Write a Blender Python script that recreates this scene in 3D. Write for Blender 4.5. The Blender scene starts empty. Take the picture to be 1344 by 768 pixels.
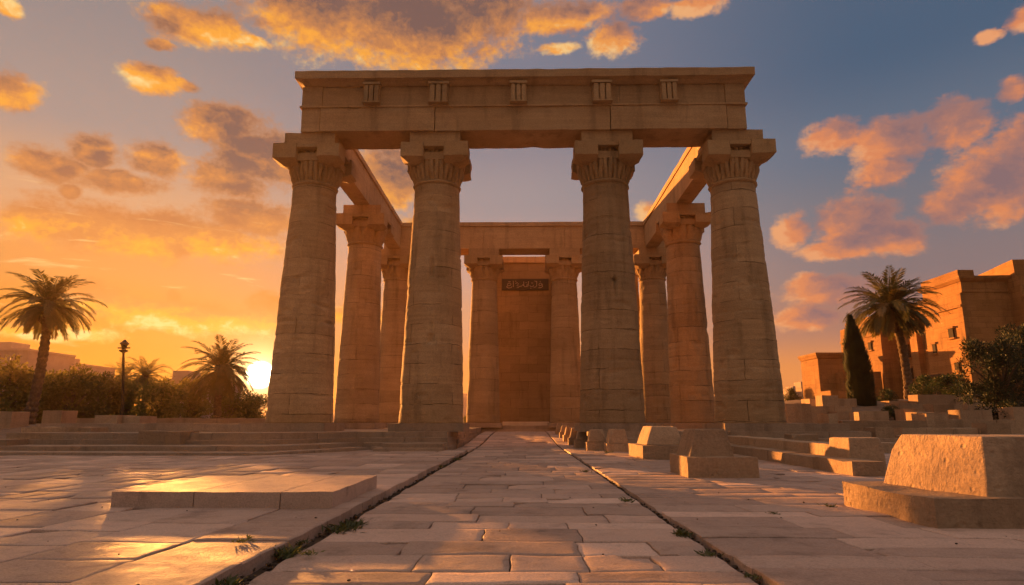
import bpy, bmesh, math, random
from mathutils import Vector, Matrix, noise, Euler

R = math.radians
random.seed(7)
scene = bpy.context.scene
COL = scene.collection

# ------------------------------------------------------------------ camera, light, sky
EXPO = 1.6
SUN_AZ, SUN_EL = -30.8, 4.8          # degrees from +Y (clockwise positive), elevation
SUN_STRENGTH, SUN_COLOR = 5.0, (1.0, 0.37, 0.075)
HAZE_DENSITY, HAZE_G = 0.0003, 0.55
HAZE_COLOR = (1.0, 0.66, 0.36)
CAM_Z, TILT, YAW, FPX = 1.05, 11.7125, 0.9578, 820.0

cd = bpy.data.cameras.new('camera')
cam = bpy.data.objects.new('camera', cd); COL.objects.link(cam)
cd.sensor_width = 36.0; cd.lens = 36.0 * FPX / 1344.0
cd.clip_start = 0.05; cd.clip_end = 5000
cam.location = (0, 0, CAM_Z)
cam.rotation_euler = Euler((R(90 + TILT), 0, R(YAW)), 'XYZ')
scene.camera = cam

vs = scene.view_settings
vs.view_transform = 'Standard'; vs.look = 'None'; vs.gamma = 1.0
vs.use_curve_mapping = False; vs.exposure = EXPO
scene.render.engine = 'CYCLES'
scene.cycles.use_denoising = True
scene.cycles.max_bounces = 6
scene.cycles.use_adaptive_sampling = True
scene.cycles.adaptive_threshold = 0.025
scene.cycles.diffuse_bounces = 2
scene.cycles.volume_bounces = 1
scene.cycles.sample_clamp_indirect = 4.0
scene.cycles.sample_clamp_direct = 0.0

sun_dir = Vector((math.sin(R(SUN_AZ)) * math.cos(R(SUN_EL)), math.cos(R(SUN_AZ)) * math.cos(R(SUN_EL)), math.sin(R(SUN_EL))))
sl = bpy.data.lights.new('sun', 'SUN')
sl.energy = SUN_STRENGTH; sl.angle = R(0.5); sl.color = SUN_COLOR
so = bpy.data.objects.new('sun', sl); COL.objects.link(so)
so.rotation_euler = sun_dir.to_track_quat('Z', 'Y').to_euler()
so.location = (-40, 90, 40)


def lin(r, g, b):
    f = lambda c: (c / 12.92) if c <= 0.04045 else ((c + 0.055) / 1.055) ** 2.4
    return tuple(f(v / 255.0) for v in (r, g, b))


class NT:
    """tiny node-tree helper"""
    def __init__(s, tree): s.t = tree; s.L = tree.links

    def n(s, typ, **kw):
        o = s.t.nodes.new(typ)
        for k, v in kw.items(): setattr(o, k, v)
        return o

    def put(s, sock, v):
        if isinstance(v, bpy.types.NodeSocket): s.L.new(v, sock)
        elif v is not None:
            try: sock.default_value = v
            except Exception: sock.default_value = (*v, 1.0)

    def m(s, op, a, b=None, c=None, clamp=False):
        o = s.n('ShaderNodeMath', operation=op, use_clamp=clamp)
        s.put(o.inputs[0], a); s.put(o.inputs[1], b); s.put(o.inputs[2], c)
        return o.outputs[0]

    def v(s, op, a, b=None):
        o = s.n('ShaderNodeVectorMath', operation=op)
        s.put(o.inputs[0], a)
        if b is not None: s.put(o.inputs[3 if op == 'SCALE' else 1], b)
        return o.outputs['Value'] if op in ('LENGTH', 'DOT_PRODUCT', 'DISTANCE') else o.outputs[0]

    def mix(s, f, a, b, blend='MIX'):
        o = s.n('ShaderNodeMix', data_type='RGBA', blend_type=blend)
        s.put(o.inputs[0], f); s.put(o.inputs[6], a); s.put(o.inputs[7], b)
        return o.outputs[2]

    def ss(s, x, lo, hi, a=0.0, b=1.0):
        o = s.n('ShaderNodeMapRange', interpolation_type='SMOOTHSTEP')
        s.put(o.inputs[0], x); s.put(o.inputs[1], lo); s.put(o.inputs[2], hi); s.put(o.inputs[3], a); s.put(o.inputs[4], b)
        return o.outputs[0]

    def noise(s, vec, scale, detail=4.0, rough=0.55, dist=0.0):
        o = s.n('ShaderNodeTexNoise')
        if vec is not None: s.put(o.inputs['Vector'], vec)
        o.inputs['Scale'].default_value = scale; o.inputs['Detail'].default_value = detail
        o.inputs['Roughness'].default_value = rough; o.inputs['Distortion'].default_value = dist
        return o

    def ramp(s, f, stops, interp='LINEAR'):
        o = s.n('ShaderNodeValToRGB'); cr = o.color_ramp; cr.interpolation = interp
        while len(cr.elements) < len(stops): cr.elements.new(0.5)
        for e, (p, c) in zip(cr.elements, stops):
            e.position = p; e.color = (*c[:3], 1.0)
        s.put(o.inputs[0], f)
        return o.outputs[0]

    def comb(s, x, y, z=0.0):
        o = s.n('ShaderNodeCombineXYZ'); s.put(o.inputs[0], x); s.put(o.inputs[1], y); s.put(o.inputs[2], z)
        return o.outputs[0]

    def sep(s, v):
        o = s.n('ShaderNodeSeparateXYZ'); s.put(o.inputs[0], v); return o.outputs


# cloud banks: azimuth, elevation, half width, half height (degrees of sky)
CLOUDS = [(-30.0, 31.1, 4.7, 1.6), (-32.8, 29.1, 1.2, 0.5), (-25.9, 31.0, 1.6, 0.6), (-20.1, 34.7, 7.7, 3.9), (-11.2, 34.6, 11.3, 4.1),
 (-3.5, 36.2, 5.5, 2.6), (-33.4, 26.5, 2.6, 1.1), (-31.0, 26.6, 1.3, 0.5), (-42.2, 23.2, 2.1, 1.5), (-43.0, 28.4, 0.9, 0.7),
 (-39.0, 18.8, 3.1, 1.3), (-36.5, 20.2, 2.0, 1.3), (-32.3, 20.6, 2.3, 1.3), (-35.0, 18.5, 3.6, 0.9), (-27.4, 24.2, 4.1, 2.1),
 (-25.3, 22.1, 3.4, 2.5), (-22.8, 22.2, 3.2, 2.5), (-26.7, 20.0, 3.6, 1.5), (-37.6, 17.2, 0.9, 0.6), (-31.9, 14.9, 11.3, 2.2),
 (-24.6, 17.1, 4.3, 1.8), (-38.9, 14.6, 3.6, 1.4), (-25.8, 17.8, 2.4, 0.9), (-35.4, 9.1, 2.9, 1.5), (-27.9, 8.5, 9.5, 1.4),
 (-22.7, 9.9, 1.8, 1.3), (-30.0, 9.8, 0.7, 0.9), (-37.9, 6.5, 4.1, 0.7), (-12.8, 21.9, 3.6, 3.3), (-9.1, 17.4, 2.9, 1.4),
 (4.4, 35.4, 5.4, 1.5), (9.1, 33.3, 2.6, 1.5), (3.9, 32.8, 2.2, 0.5), (12.4, 35.5, 3.0, 0.9),
 (17.2, 34.9, 2.8, 0.9), (28.1, 22.8, 2.6, 1.5), (32.2, 21.6, 3.2, 1.9), (36.4, 22.0, 2.3, 1.9),
 (31.4, 19.6, 2.2, 1.4), (38.1, 17.1, 3.6, 3.0), (35.6, 16.0, 2.4, 1.5), (40.2, 19.4, 1.7, 2.1), (29.0, 15.6, 3.3, 2.4),
 (23.8, 16.0, 1.7, 1.6), (31.6, 14.3, 2.5, 1.6), (27.5, 14.0, 3.4, 0.9), (26.3, 10.4, 4.2, 1.4), (24.1, 8.3, 3.2, 1.0),
 (24.9, 11.1, 1.7, 1.0), (39.6, 27.1, 1.0, 0.5), (41.8, 27.6, 1.2, 0.9), (40.4, 23.1, 1.2, 0.9), (11.9, 18.8, 1.5, 0.9),
 (-15.3, 9.3, 4.0, 0.9),
 (52.0, 20.0, 6.0, 3.0), (60.0, 12.0, 7.0, 2.0), (-54.0, 22.0, 6.0, 2.5), (-58.0, 12.0, 8.0, 2.0)]


def cloud_group():
    g = bpy.data.node_groups.new('cloud_density', 'ShaderNodeTree')
    g.interface.new_socket('P', in_out='INPUT', socket_type='NodeSocketVector')
    g.interface.new_socket('D', in_out='OUTPUT', socket_type='NodeSocketFloat')
    t = NT(g); gi = t.n('NodeGroupInput'); go = t.n('NodeGroupOutput')
    p = gi.outputs[0]
    w = t.noise(t.v('MULTIPLY', p, (0.55, 1.0, 0.0)), 0.22, 5.0, 0.6)
    wv = t.v('MULTIPLY', t.v('SUBTRACT', w.outputs['Color'], (0.5, 0.5, 0.5)), (2.6, 1.7, 0.0))
    q = t.v('ADD', p, wv)
    best = None
    for (a, e, hw, hh) in CLOUDS:
        d = t.v('LENGTH', t.v('MULTIPLY', t.v('SUBTRACT', q, (a, e, 0.0)), (1.0 / (hw * 1.04), 1.0 / (hh * 1.08), 0.0)))
        best = d if best is None else t.m('SMOOTH_MIN', best, d, 0.10)
    f = t.noise(t.v('MULTIPLY', p, (0.6, 1.0, 0.0)), 0.62, 7.0, 0.58).outputs[0]
    f3 = t.noise(t.v('MULTIPLY', p, (0.8, 1.0, 0.0)), 1.9, 6.0, 0.6).outputs[0]
    f2 = t.noise(t.v('MULTIPLY', p, (0.35, 1.0, 0.0)), 0.16, 3.0, 0.5).outputs[0]
    base = t.m('MULTIPLY', t.m('SUBTRACT', 1.0, best), 1.35)
    base = t.m('MAXIMUM', base, -1.2)
    s = t.m('ADD', base, t.m('MULTIPLY', t.m('SUBTRACT', f, 0.5), 1.45))
    s = t.m('ADD', s, t.m('MULTIPLY', t.m('SUBTRACT', f2, 0.5), 0.25))
    s = t.m('ADD', s, t.m('MULTIPLY', t.m('SUBTRACT', f3, 0.5), 0.9))
    t.L.new(s, go.inputs[0])
    return g


def build_world():
    w = bpy.data.worlds.new('World'); scene.world = w; w.use_nodes = True
    tr = w.node_tree; tr.nodes.clear(); t = NT(tr)
    out = t.n('ShaderNodeOutputWorld'); bg = t.n('ShaderNodeBackground'); bg.inputs[1].default_value = 0.1
    t.L.new(bg.outputs[0], out.inputs[0])
    d = t.v('NORMALIZE', t.n('ShaderNodeTexCoord').outputs['Generated'])
    x, y, z = t.sep(d)
    az = t.m('MULTIPLY', t.m('ARCTAN2', x, y), 57.29578)
    el = t.m('MULTIPLY', t.m('ARCSINE', z), 57.29578)
    h = t.m('DIVIDE', el, 60.0, clamp=True)
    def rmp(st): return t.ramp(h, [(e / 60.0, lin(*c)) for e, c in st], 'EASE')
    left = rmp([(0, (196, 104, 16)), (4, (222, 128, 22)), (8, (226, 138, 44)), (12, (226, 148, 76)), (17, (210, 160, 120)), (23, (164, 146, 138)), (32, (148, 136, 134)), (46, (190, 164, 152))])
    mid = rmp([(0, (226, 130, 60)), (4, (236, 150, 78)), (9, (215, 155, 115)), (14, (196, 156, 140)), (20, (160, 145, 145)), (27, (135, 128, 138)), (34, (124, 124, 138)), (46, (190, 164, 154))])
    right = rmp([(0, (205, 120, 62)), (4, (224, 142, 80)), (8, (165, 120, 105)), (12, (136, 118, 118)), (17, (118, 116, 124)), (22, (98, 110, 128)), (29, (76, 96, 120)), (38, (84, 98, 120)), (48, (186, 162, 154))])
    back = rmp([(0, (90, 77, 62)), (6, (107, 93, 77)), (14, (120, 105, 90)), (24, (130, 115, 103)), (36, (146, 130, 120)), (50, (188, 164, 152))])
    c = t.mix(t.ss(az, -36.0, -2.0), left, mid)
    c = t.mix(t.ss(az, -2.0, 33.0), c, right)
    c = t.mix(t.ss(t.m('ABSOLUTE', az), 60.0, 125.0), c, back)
    # clouds
    grp = cloud_group()
    P = t.comb(az, el, 0.0)
    def dens(vec):
        g = t.n('ShaderNodeGroup'); g.node_tree = grp; t.put(g.inputs[0], vec); return g.outputs[0]
    tosun = t.v('SUBTRACT', (SUN_AZ, 2.0, 0.0), P)
    tosun = t.v('NORMALIZE', t.v('MULTIPLY', tosun, (1.0, 1.3, 0.0)))
    D0 = dens(P)
    D1 = dens(t.v('ADD', P, t.v('SCALE', tosun, 1.5)))
    D2 = dens(t.v('ADD', P, t.v('SCALE', tosun, 3.6)))
    alpha = t.ss(D0, -0.18, 0.6)
    wr = t.ss(az, -8.0, 26.0)
    sh = t.m('ADD', t.m('MULTIPLY', t.m('MAXIMUM', D1, -0.6), 0.6), t.m('MULTIPLY', t.m('MAXIMUM', D2, -0.6), 0.38))
    puff = t.noise(t.v('MULTIPLY', P, (0.7, 1.0, 0.0)), 1.05, 8.0, 0.62, 0.6).outputs[0]
    sh = t.m('ADD', sh, t.m('MULTIPLY', t.m('SUBTRACT', puff, 0.5), 1.1))
    lit = t.m('MULTIPLY', t.m('ADD', t.m('SUBTRACT', t.m('MULTIPLY', wr, 0.26), sh), 0.70), 0.68, clamp=True)
    thin = t.ss(D0, 0.15, 0.9, 1.0, 0.0)
    litf = t.m('MAXIMUM', lit, t.m('MULTIPLY', thin, 0.30))
    wr = t.ss(az, -8.0, 26.0)
    low = t.ss(el, 11.0, 22.0)
    cl_lit = t.mix(wr, lin(255, 170, 52), lin(226, 138, 88))
    cl_hot = t.mix(wr, lin(255, 226, 150), lin(240, 166, 112))
    cl_dark_l = t.mix(low, lin(222, 132, 56), lin(122, 90, 80))
    cl_dark = t.mix(wr, cl_dark_l, lin(138, 108, 110))
    cl_mid = t.mix(wr, lin(214, 138, 72), lin(186, 124, 102))
    cc = t.mix(t.m('MULTIPLY', litf, 2.2, clamp=True), cl_dark, cl_mid)
    cc = t.mix(t.ss(litf, 0.36, 0.74), cc, cl_lit)
    cc = t.mix(t.ss(litf, 0.70, 1.0, 0.0, 0.85), cc, cl_hot)
    alpha = t.m('MULTIPLY', alpha, t.ss(t.m('ABSOLUTE', az), 85.0, 60.0))
    c = t.mix(t.m('MULTIPLY', alpha, 0.93), c, cc)
    # thin stretched streaks low over the horizon, brightest under the sun
    stv = t.noise(t.v('MULTIPLY', P, (0.16, 1.25, 0.0)), 0.9, 5.0, 0.6, 0.4).outputs[0]
    sm = t.m('MULTIPLY', t.ss(stv, 0.60, 0.74), t.m('MULTIPLY', t.ss(el, 2.0, 8.0), t.ss(el, 20.0, 12.0)))
    sm = t.m('MULTIPLY', sm, t.ss(az, 5.0, -18.0))
    c = t.mix(t.m('MULTIPLY', sm, 0.65), c, lin(255, 216, 140))
    # sun disc and aureole
    vis = Vector((math.sin(R(-22.8)) * math.cos(R(3.9)), math.cos(R(-22.8)) * math.cos(R(3.9)), math.sin(R(3.9))))
    ca = t.v('DOT_PRODUCT', d, tuple(vis))
    ang = t.m('MULTIPLY', t.m('ARCCOSINE', t.m('MINIMUM', ca, 0.9999999)), 57.29578)
    disc = t.ss(ang, 1.25, 0.6, 0.0, 26.0)
    h1 = t.m('MULTIPLY', t.m('EXPONENT', t.m('MULTIPLY', ang, -0.85)), 3.4)
    h2 = t.m('MULTIPLY', t.m('EXPONENT', t.m('MULTIPLY', ang, -0.22)), 0.24)
    c = t.v('ADD', c, t.v('SCALE', (1.0, 0.80, 0.42), t.m('ADD', disc, h1)))
    c = t.v('ADD', c, t.v('SCALE', (1.0, 0.50, 0.08), h2))
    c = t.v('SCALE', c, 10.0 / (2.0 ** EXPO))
    sky = t.n('ShaderNodeTexSky'); sky.sky_type = 'NISHITA'; sky.sun_disc = False
    sky.sun_elevation = R(SUN_EL); sky.sun_rotation = R(SUN_AZ); sky.dust_density = 3.0
    c = t.mix(0.012, c, sky.outputs[0])
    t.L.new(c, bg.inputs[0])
    return w


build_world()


# ------------------------------------------------------------------ picking a spot along a line of sight of the survey photograph
_th, _ps = R(TILT), R(YAW)


def ray(px, py):
    r = (px - 672) / FPX; u = (384 - py) / FPX
    f = math.cos(_th) - u * math.sin(_th); w = math.sin(_th) + u * math.cos(_th)
    return Vector((r * math.cos(_ps) - f * math.sin(_ps), r * math.sin(_ps) + f * math.cos(_ps), w))


def at(px, py, Y):
    d = ray(px, py); k = Y / d.y
    return Vector((d.x * k, Y, CAM_Z + d.z * k))


def fbm(p, oct=4):
    s, a = 0.0, 1.0
    q = Vector(p)
    for _ in range(oct):
        s += a * noise.noise(q); q = q * 2.03 + Vector((3.1, 1.7, 5.3)); a *= 0.5
    return s


# ------------------------------------------------------------------ mesh helpers
def tag(o, label=None, cat=None, group=None, kind=None):
    if cat and not kind: kind = 'thing'
    if label: o['label'] = label
    if cat: o['category'] = cat
    if group: o['group'] = group
    if kind: o['kind'] = kind
    return o


def empty(name, loc, label, cat, group=None):
    o = bpy.data.objects.new(name, None); COL.objects.link(o); o.location = loc
    o.empty_display_size = 0.3
    bpy.context.view_layer.update()
    return tag(o, label, cat, group)


def link(name, bm, mat, parent=None, smooth=False, origin=None):
    """bmesh in world space -> one mesh object; origin moves its pivot"""
    me = bpy.data.meshes.new(name)
    if parent is not None and origin is None: origin = world_loc(parent)
    if origin is not None: bmesh.ops.translate(bm, verts=bm.verts, vec=-Vector(origin))
    bm.normal_update()
    bm.to_mesh(me); bm.free()
    if smooth:
        for p in me.polygons: p.use_smooth = True
    me.materials.append(mat)
    o = bpy.data.objects.new(name, me); COL.objects.link(o)
    if parent is not None:
        o.parent = parent
        o.location = Vector(origin) - world_loc(parent)
    elif origin is not None: o.location = origin
    return o


def world_loc(o):
    l = Vector(o.location)
    while o.parent: o = o.parent; l += Vector(o.location)
    return l


def hexa(bm, b, t):
    """b, t: four bottom and four top corners, counter-clockwise from above"""
    v = [bm.verts.new(p) for p in list(b) + list(t)]
    fs = [(3, 2, 1, 0), (4, 5, 6, 7), (0, 1, 5, 4), (1, 2, 6, 5), (2, 3, 7, 6), (3, 0, 4, 7)]
    return [bm.faces.new([v[i] for i in f]) for f in fs]


def box(bm, x0, x1, y0, y1, z0, z1):
    return hexa(bm, [(x0, y0, z0), (x1, y0, z0), (x1, y1, z0), (x0, y1, z0)], [(x0, y0, z1), (x1, y0, z1), (x1, y1, z1), (x0, y1, z1)])


def weather(bm, size=0.3, amp=0.012, bev=0.02, freq=2.2, iters=4, chips=0.0):
    """round the edges, refine and wobble: worn stone"""
    if bev > 0:
        bmesh.ops.bevel(bm, geom=[e for e in bm.edges if e.calc_face_angle(0) > 0.5], offset=bev, segments=2, profile=0.6, affect='EDGES', clamp_overlap=True)
    for _ in range(iters):
        es = [e for e in bm.edges if e.calc_length() > size * 1.6]
        if not es: break
        bmesh.ops.subdivide_edges(bm, edges=es, cuts=1, use_grid_fill=True)
    for v in bm.verts:
        p = v.co * freq
        n = noise.noise_vector(p) + 0.5 * noise.noise_vector(p * 2.7)
        v.co += n * amp
        if chips:
            c = noise.noise(v.co * 1.1 + Vector((9, 2, 4)))
            if c > 0.35: v.co -= v.normal * chips * (c - 0.35)


def lathe(bm, prof, segs, cx, cy, fr=None, cap=True):
    rings = []
    for i, (r, z) in enumerate(prof):
        ring = []
        for k in range(segs):
            a = 2 * math.pi * k / segs
            rr = r if fr is None else fr(a, z, r)
            ring.append(bm.verts.new((cx + rr * math.cos(a), cy + rr * math.sin(a), z)))
        rings.append(ring)
    for a, b in zip(rings, rings[1:]):
        for k in range(segs):
            bm.faces.new((a[k], a[(k + 1) % segs], b[(k + 1) % segs], b[k]))
    if cap:
        bm.faces.new(rings[0][::-1]); bm.faces.new(rings[-1])


def tube(bm, pts, rad, segs=8, cap=True):
    rings = []
    n = len(pts)
    for i, p in enumerate(pts):
        p = Vector(p)
        d = (Vector(pts[min(i + 1, n - 1)]) - Vector(pts[max(i - 1, 0)])).normalized()
        s = d.cross(Vector((0.31, 0.95, 0.03))).normalized(); u = s.cross(d)
        r = rad[i] if isinstance(rad, (list, tuple)) else rad
        rings.append([bm.verts.new(p + (s * math.cos(2 * math.pi * k / segs) + u * math.sin(2 * math.pi * k / segs)) * r) for k in range(segs)])
    for a, b in zip(rings, rings[1:]):
        for k in range(segs): bm.faces.new((a[k], a[(k + 1) % segs], b[(k + 1) % segs], b[k]))
    if cap:
        bm.faces.new(rings[0][::-1]); bm.faces.new(rings[-1])


def rect_loft(bm, x0, x1, y0, y1, levels):
    """stack of rectangles: (outset, z)"""
    rings = []
    for o, z in levels:
        rings.append([bm.verts.new(p) for p in ((x0 - o, y0 - o, z), (x1 + o, y0 - o, z), (x1 + o, y1 + o, z), (x0 - o, y1 + o, z))])
    for a, b in zip(rings, rings[1:]):
        for k in range(4): bm.faces.new((a[k], a[(k + 1) % 4], b[(k + 1) % 4], b[k]))
    bm.faces.new(rings[0][::-1]); bm.faces.new(rings[-1])


# ------------------------------------------------------------------ materials
def new_mat(name):
    m = bpy.data.materials.new(name); m.use_nodes = True
    m.node_tree.nodes.clear(); t = NT(m.node_tree)
    out = t.n('ShaderNodeOutputMaterial'); b = t.n('ShaderNodeBsdfPrincipled')
    t.L.new(b.outputs[0], out.inputs[0])
    return m, t, b


def stone(name, c1, c2, c3, joints=None, rough=0.85, bump=0.55, strata=0.5, tint=0.12):
    m, t, b = new_mat(name)
    geo = t.n('ShaderNodeNewGeometry'); P = geo.outputs['Position']
    tc = t.n('ShaderNodeTexCoord')
    x, y, z = t.sep(P)
    big = t.noise(P, 0.35, 5, 0.6).outputs[0]
    midn = t.noise(P, 2.3, 6, 0.65, 0.3).outputs[0]
    fine = t.noise(P, 19.0, 5, 0.7).outputs[0]
    st = t.noise(t.comb(t.m('MULTIPLY', x, 0.35), t.m('MULTIPLY', y, 0.35), t.m('MULTIPLY', z, 5.5)), 1.3, 6, 0.65, 0.3).outputs[0]
    col = t.mix(t.ss(big, 0.35, 0.68), c1, c2)
    col = t.mix(t.m('MULTIPLY', t.ss(midn, 0.5, 0.78), 0.55), col, c3)
    k = t.m('ADD', t.m('MULTIPLY', st, 0.9 * strata), t.m('ADD', t.m('MULTIPLY', fine, 0.9), 1.03 - 0.45 * strata - 0.45))
    oi = t.n('ShaderNodeObjectInfo').outputs['Random']
    k = t.m('MULTIPLY', k, t.m('ADD', t.m('MULTIPLY', oi, tint * 2), 1.0 - tint))
    # dark run-off stains and patches of old crust
    stn = t.noise(t.comb(t.m('MULTIPLY', x, 1.6), t.m('MULTIPLY', y, 1.6), t.m('MULTIPLY', z, 0.22)), 0.9, 5, 0.62).outputs[0]
    k = t.m('MULTIPLY', k, t.ss(stn, 0.50, 0.72, 1.0, 0.70))
    hgt = t.m('ADD', t.m('MULTIPLY', midn, 0.9), t.m('ADD', t.m('MULTIPLY', fine, 0.35), t.m('MULTIPLY', st, 0.8 * strata)))
    pit = t.n('ShaderNodeTexVoronoi'); t.put(pit.inputs['Vector'], P); pit.inputs['Scale'].default_value = 7.0
    hgt = t.m('ADD', hgt, t.m('MULTIPLY', t.ss(pit.outputs[0], 0.0, 0.28), 0.25))
    if joints:
        kind, bw, bh = joints
        if kind == 'round':
            ox, oy, oz = t.sep(tc.outputs['Object'])
            u = t.m('ADD', t.m('MULTIPLY', t.m('ARCTAN2', oy, ox), 1.15), t.m('MULTIPLY', t.n('ShaderNodeObjectInfo').outputs['Random'], 7.0)); vz = t.m('ADD', oz, t.m('MULTIPLY', t.n('ShaderNodeObjectInfo').outputs['Random'], 3.0))
        else:
            u = t.m('ADD', x, y); vz = z
        wob = t.m('MULTIPLY', t.m('SUBTRACT', t.noise(P, 1.1, 3, 0.6).outputs[0], 0.5), 0.16)
        br = t.n('ShaderNodeTexBrick')
        t.put(br.inputs['Vector'], t.comb(t.m('ADD', u, wob), t.m('ADD', vz, wob)))
        br.inputs['Scale'].default_value = 1.0; br.inputs['Mortar Size'].default_value = 0.016
        br.inputs['Mortar Smooth'].default_value = 0.6
        br.inputs['Brick Width'].default_value = bw; br.inputs['Row Height'].default_value = bh
        br.inputs['Color1'].default_value = (0.84, 0.84, 0.84, 1); br.inputs['Color2'].default_value = (1.12, 1.12, 1.12, 1)
        br.inputs['Mortar'].default_value = (1, 1, 1, 1)
        brk = t.ss(t.noise(P, 0.9, 3, 0.6).outputs[0], 0.40, 0.60)
        mo = t.m('MULTIPLY', br.outputs['Fac'], brk)
        k = t.m('MULTIPLY', k, t.m('SUBTRACT', 1.0, t.m('MULTIPLY', mo, 0.62)))
        hgt = t.m('SUBTRACT', hgt, t.m('MULTIPLY', mo, 1.2))
        col = t.mix(0.8, col, br.outputs['Color'], 'MULTIPLY')
    col = t.v('SCALE', col, k)
    t.L.new(col, b.inputs['Base Color'])
    b.inputs['Roughness'].default_value = rough
    b.inputs['Specular IOR Level'].default_value = 0.25
    bp = t.n('ShaderNodeBump'); bp.inputs['Strength'].default_value = bump; bp.inputs['Distance'].default_value = 0.05
    t.L.new(hgt, bp.inputs['Height']); t.L.new(bp.outputs[0], b.inputs['Normal'])
    return m


def paving_mat(name, c1, c2, c3, rough=0.64):
    m, t, b = new_mat(name)
    P = t.n('ShaderNodeNewGeometry').outputs['Position']
    at_ = t.n('ShaderNodeVertexColor'); at_.layer_name = 'tint'
    r, g, bb = t.sep(at_.outputs['Color'])
    big = t.noise(P, 0.5, 5, 0.6).outputs[0]
    midn = t.noise(P, 3.1, 6, 0.65, 0.4).outputs[0]
    fine = t.noise(P, 55.0, 5, 0.75).outputs[0]
    col = t.mix(g, c1, c2)
    col = t.mix(t.m('MULTIPLY', t.ss(midn, 0.48, 0.75), 0.6), col, c3)
    k = t.m('MULTIPLY', t.m('ADD', t.m('MULTIPLY', r, 0.5), 0.75), t.m('ADD', t.m('MULTIPLY', fine, 1.3), 0.38))
    dirt = t.m('MULTIPLY', t.ss(t.noise(P, 1.2, 6, 0.7).outputs[0], 0.5, 0.75, 1.0, 0.55), t.ss(t.noise(P, 7.0, 5, 0.7).outputs[0], 0.58, 0.72, 1.0, 0.7))
    k = t.m('MULTIPLY', k, dirt)
    col = t.v('SCALE', col, k)
    t.L.new(col, b.inputs['Base Color'])
    rg = t.m('ADD', t.m('MULTIPLY', t.m('SUBTRACT', midn, 0.5), 0.5), t.m('ADD', rough, t.m('MULTIPLY', t.m('SUBTRACT', bb, 0.5), 0.18)), clamp=True)
    t.L.new(rg, b.inputs['Roughness'])
    b.inputs['Specular IOR Level'].default_value = 0.14
    h = t.m('ADD', t.m('MULTIPLY', midn, 1.0), t.m('ADD', t.m('MULTIPLY', fine, 0.22), t.m('MULTIPLY', big, 1.0)))
    bp = t.n('ShaderNodeBump'); bp.inputs['Strength'].default_value = 0.8; bp.inputs['Distance'].default_value = 0.045
    t.L.new(h, bp.inputs['Height']); t.L.new(bp.outputs[0], b.inputs['Normal'])
    return m


def simple(name, c1, c2, scale=3.0, rough=0.8, bump=0.3, metal=0.0, trans=None):
    m, t, b = new_mat(name)
    P = t.n('ShaderNodeNewGeometry').outputs['Position']
    n = t.noise(P, scale, 5, 0.65).outputs[0]
    oi = t.n('ShaderNodeObjectInfo').outputs['Random']
    col = t.mix(t.ss(n, 0.3, 0.7), c1, c2)
    col = t.v('SCALE', col, t.m('ADD', t.m('MULTIPLY', oi, 0.3), 0.85))
    t.L.new(col, b.inputs['Base Color']); b.inputs['Roughness'].default_value = rough
    b.inputs['Specular IOR Level'].default_value = 0.3; b.inputs['Metallic'].default_value = metal
    if bump:
        bp = t.n('ShaderNodeBump'); bp.inputs['Strength'].default_value = bump; bp.inputs['Distance'].default_value = 0.03
        t.L.new(n, bp.inputs['Height']); t.L.new(bp.outputs[0], b.inputs['Normal'])
    return m


def leaf_mat(name, c1, c2, scale=1.2, tr=0.3):
    m = bpy.data.materials.new(name); m.use_nodes = True
    m.node_tree.nodes.clear(); t = NT(m.node_tree)
    out = t.n('ShaderNodeOutputMaterial')
    P = t.n('ShaderNodeNewGeometry').outputs['Position']
    n = t.noise(P, scale, 3, 0.6).outputs[0]
    oi = t.n('ShaderNodeObjectInfo').outputs['Random']
    col = t.mix(t.ss(n, 0.35, 0.65), c1, c2)
    col = t.v('SCALE', col, t.m('ADD', t.m('MULTIPLY', oi, 0.5), 0.75))
    d = t.n('ShaderNodeBsdfPrincipled'); t.L.new(col, d.inputs['Base Color']); d.inputs['Roughness'].default_value = 0.6
    d.inputs['Specular IOR Level'].default_value = 0.3
    tl = t.n('ShaderNodeBsdfTranslucent'); t.L.new(t.v('MULTIPLY', col, (1.5, 1.5, 0.7)), tl.inputs[0])
    mx = t.n('ShaderNodeMixShader'); mx.inputs[0].default_value = tr
    t.L.new(d.outputs[0], mx.inputs[1]); t.L.new(tl.outputs[0], mx.inputs[2]); t.L.new(mx.outputs[0], out.inputs[0])
    return m


M_SHAFT = stone('sandstone_drums', (0.41, 0.265, 0.14), (0.48, 0.325, 0.185), (0.32, 0.20, 0.105), ('round', 3.4, 0.83), bump=0.9, strata=0.6, tint=0.14)
M_CARVED = stone('carved_sandstone', (0.42, 0.275, 0.14), (0.48, 0.315, 0.17), (0.31, 0.19, 0.095), None, strata=0.3, bump=0.65)
M_BEAM = stone('sandstone_lintel', (0.43, 0.275, 0.145), (0.49, 0.325, 0.18), (0.34, 0.215, 0.115), None, strata=0.6, bump=0.6)
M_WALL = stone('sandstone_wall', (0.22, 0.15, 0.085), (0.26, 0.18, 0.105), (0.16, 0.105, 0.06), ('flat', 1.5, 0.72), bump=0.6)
M_FORT = stone('fort_wall_stone', (0.31, 0.155, 0.055), (0.36, 0.185, 0.07), (0.24, 0.12, 0.045), ('flat', 1.3, 0.55), bump=0.5)  # orange-brown stone shared by all ruin and gatehouse walls
M_BLOCK = stone('block_stone', (0.39, 0.265, 0.17), (0.45, 0.315, 0.205), (0.30, 0.20, 0.13), None, strata=0.35, bump=1.0, tint=0.22)
M_STEP = stone('step_stone', (0.36, 0.26, 0.185), (0.42, 0.30, 0.215), (0.28, 0.20, 0.14), None, strata=0.35, bump=0.6)
M_PAVE = paving_mat('worn_paving', (0.52, 0.375, 0.305), (0.59, 0.435, 0.355), (0.42, 0.295, 0.235))
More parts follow.
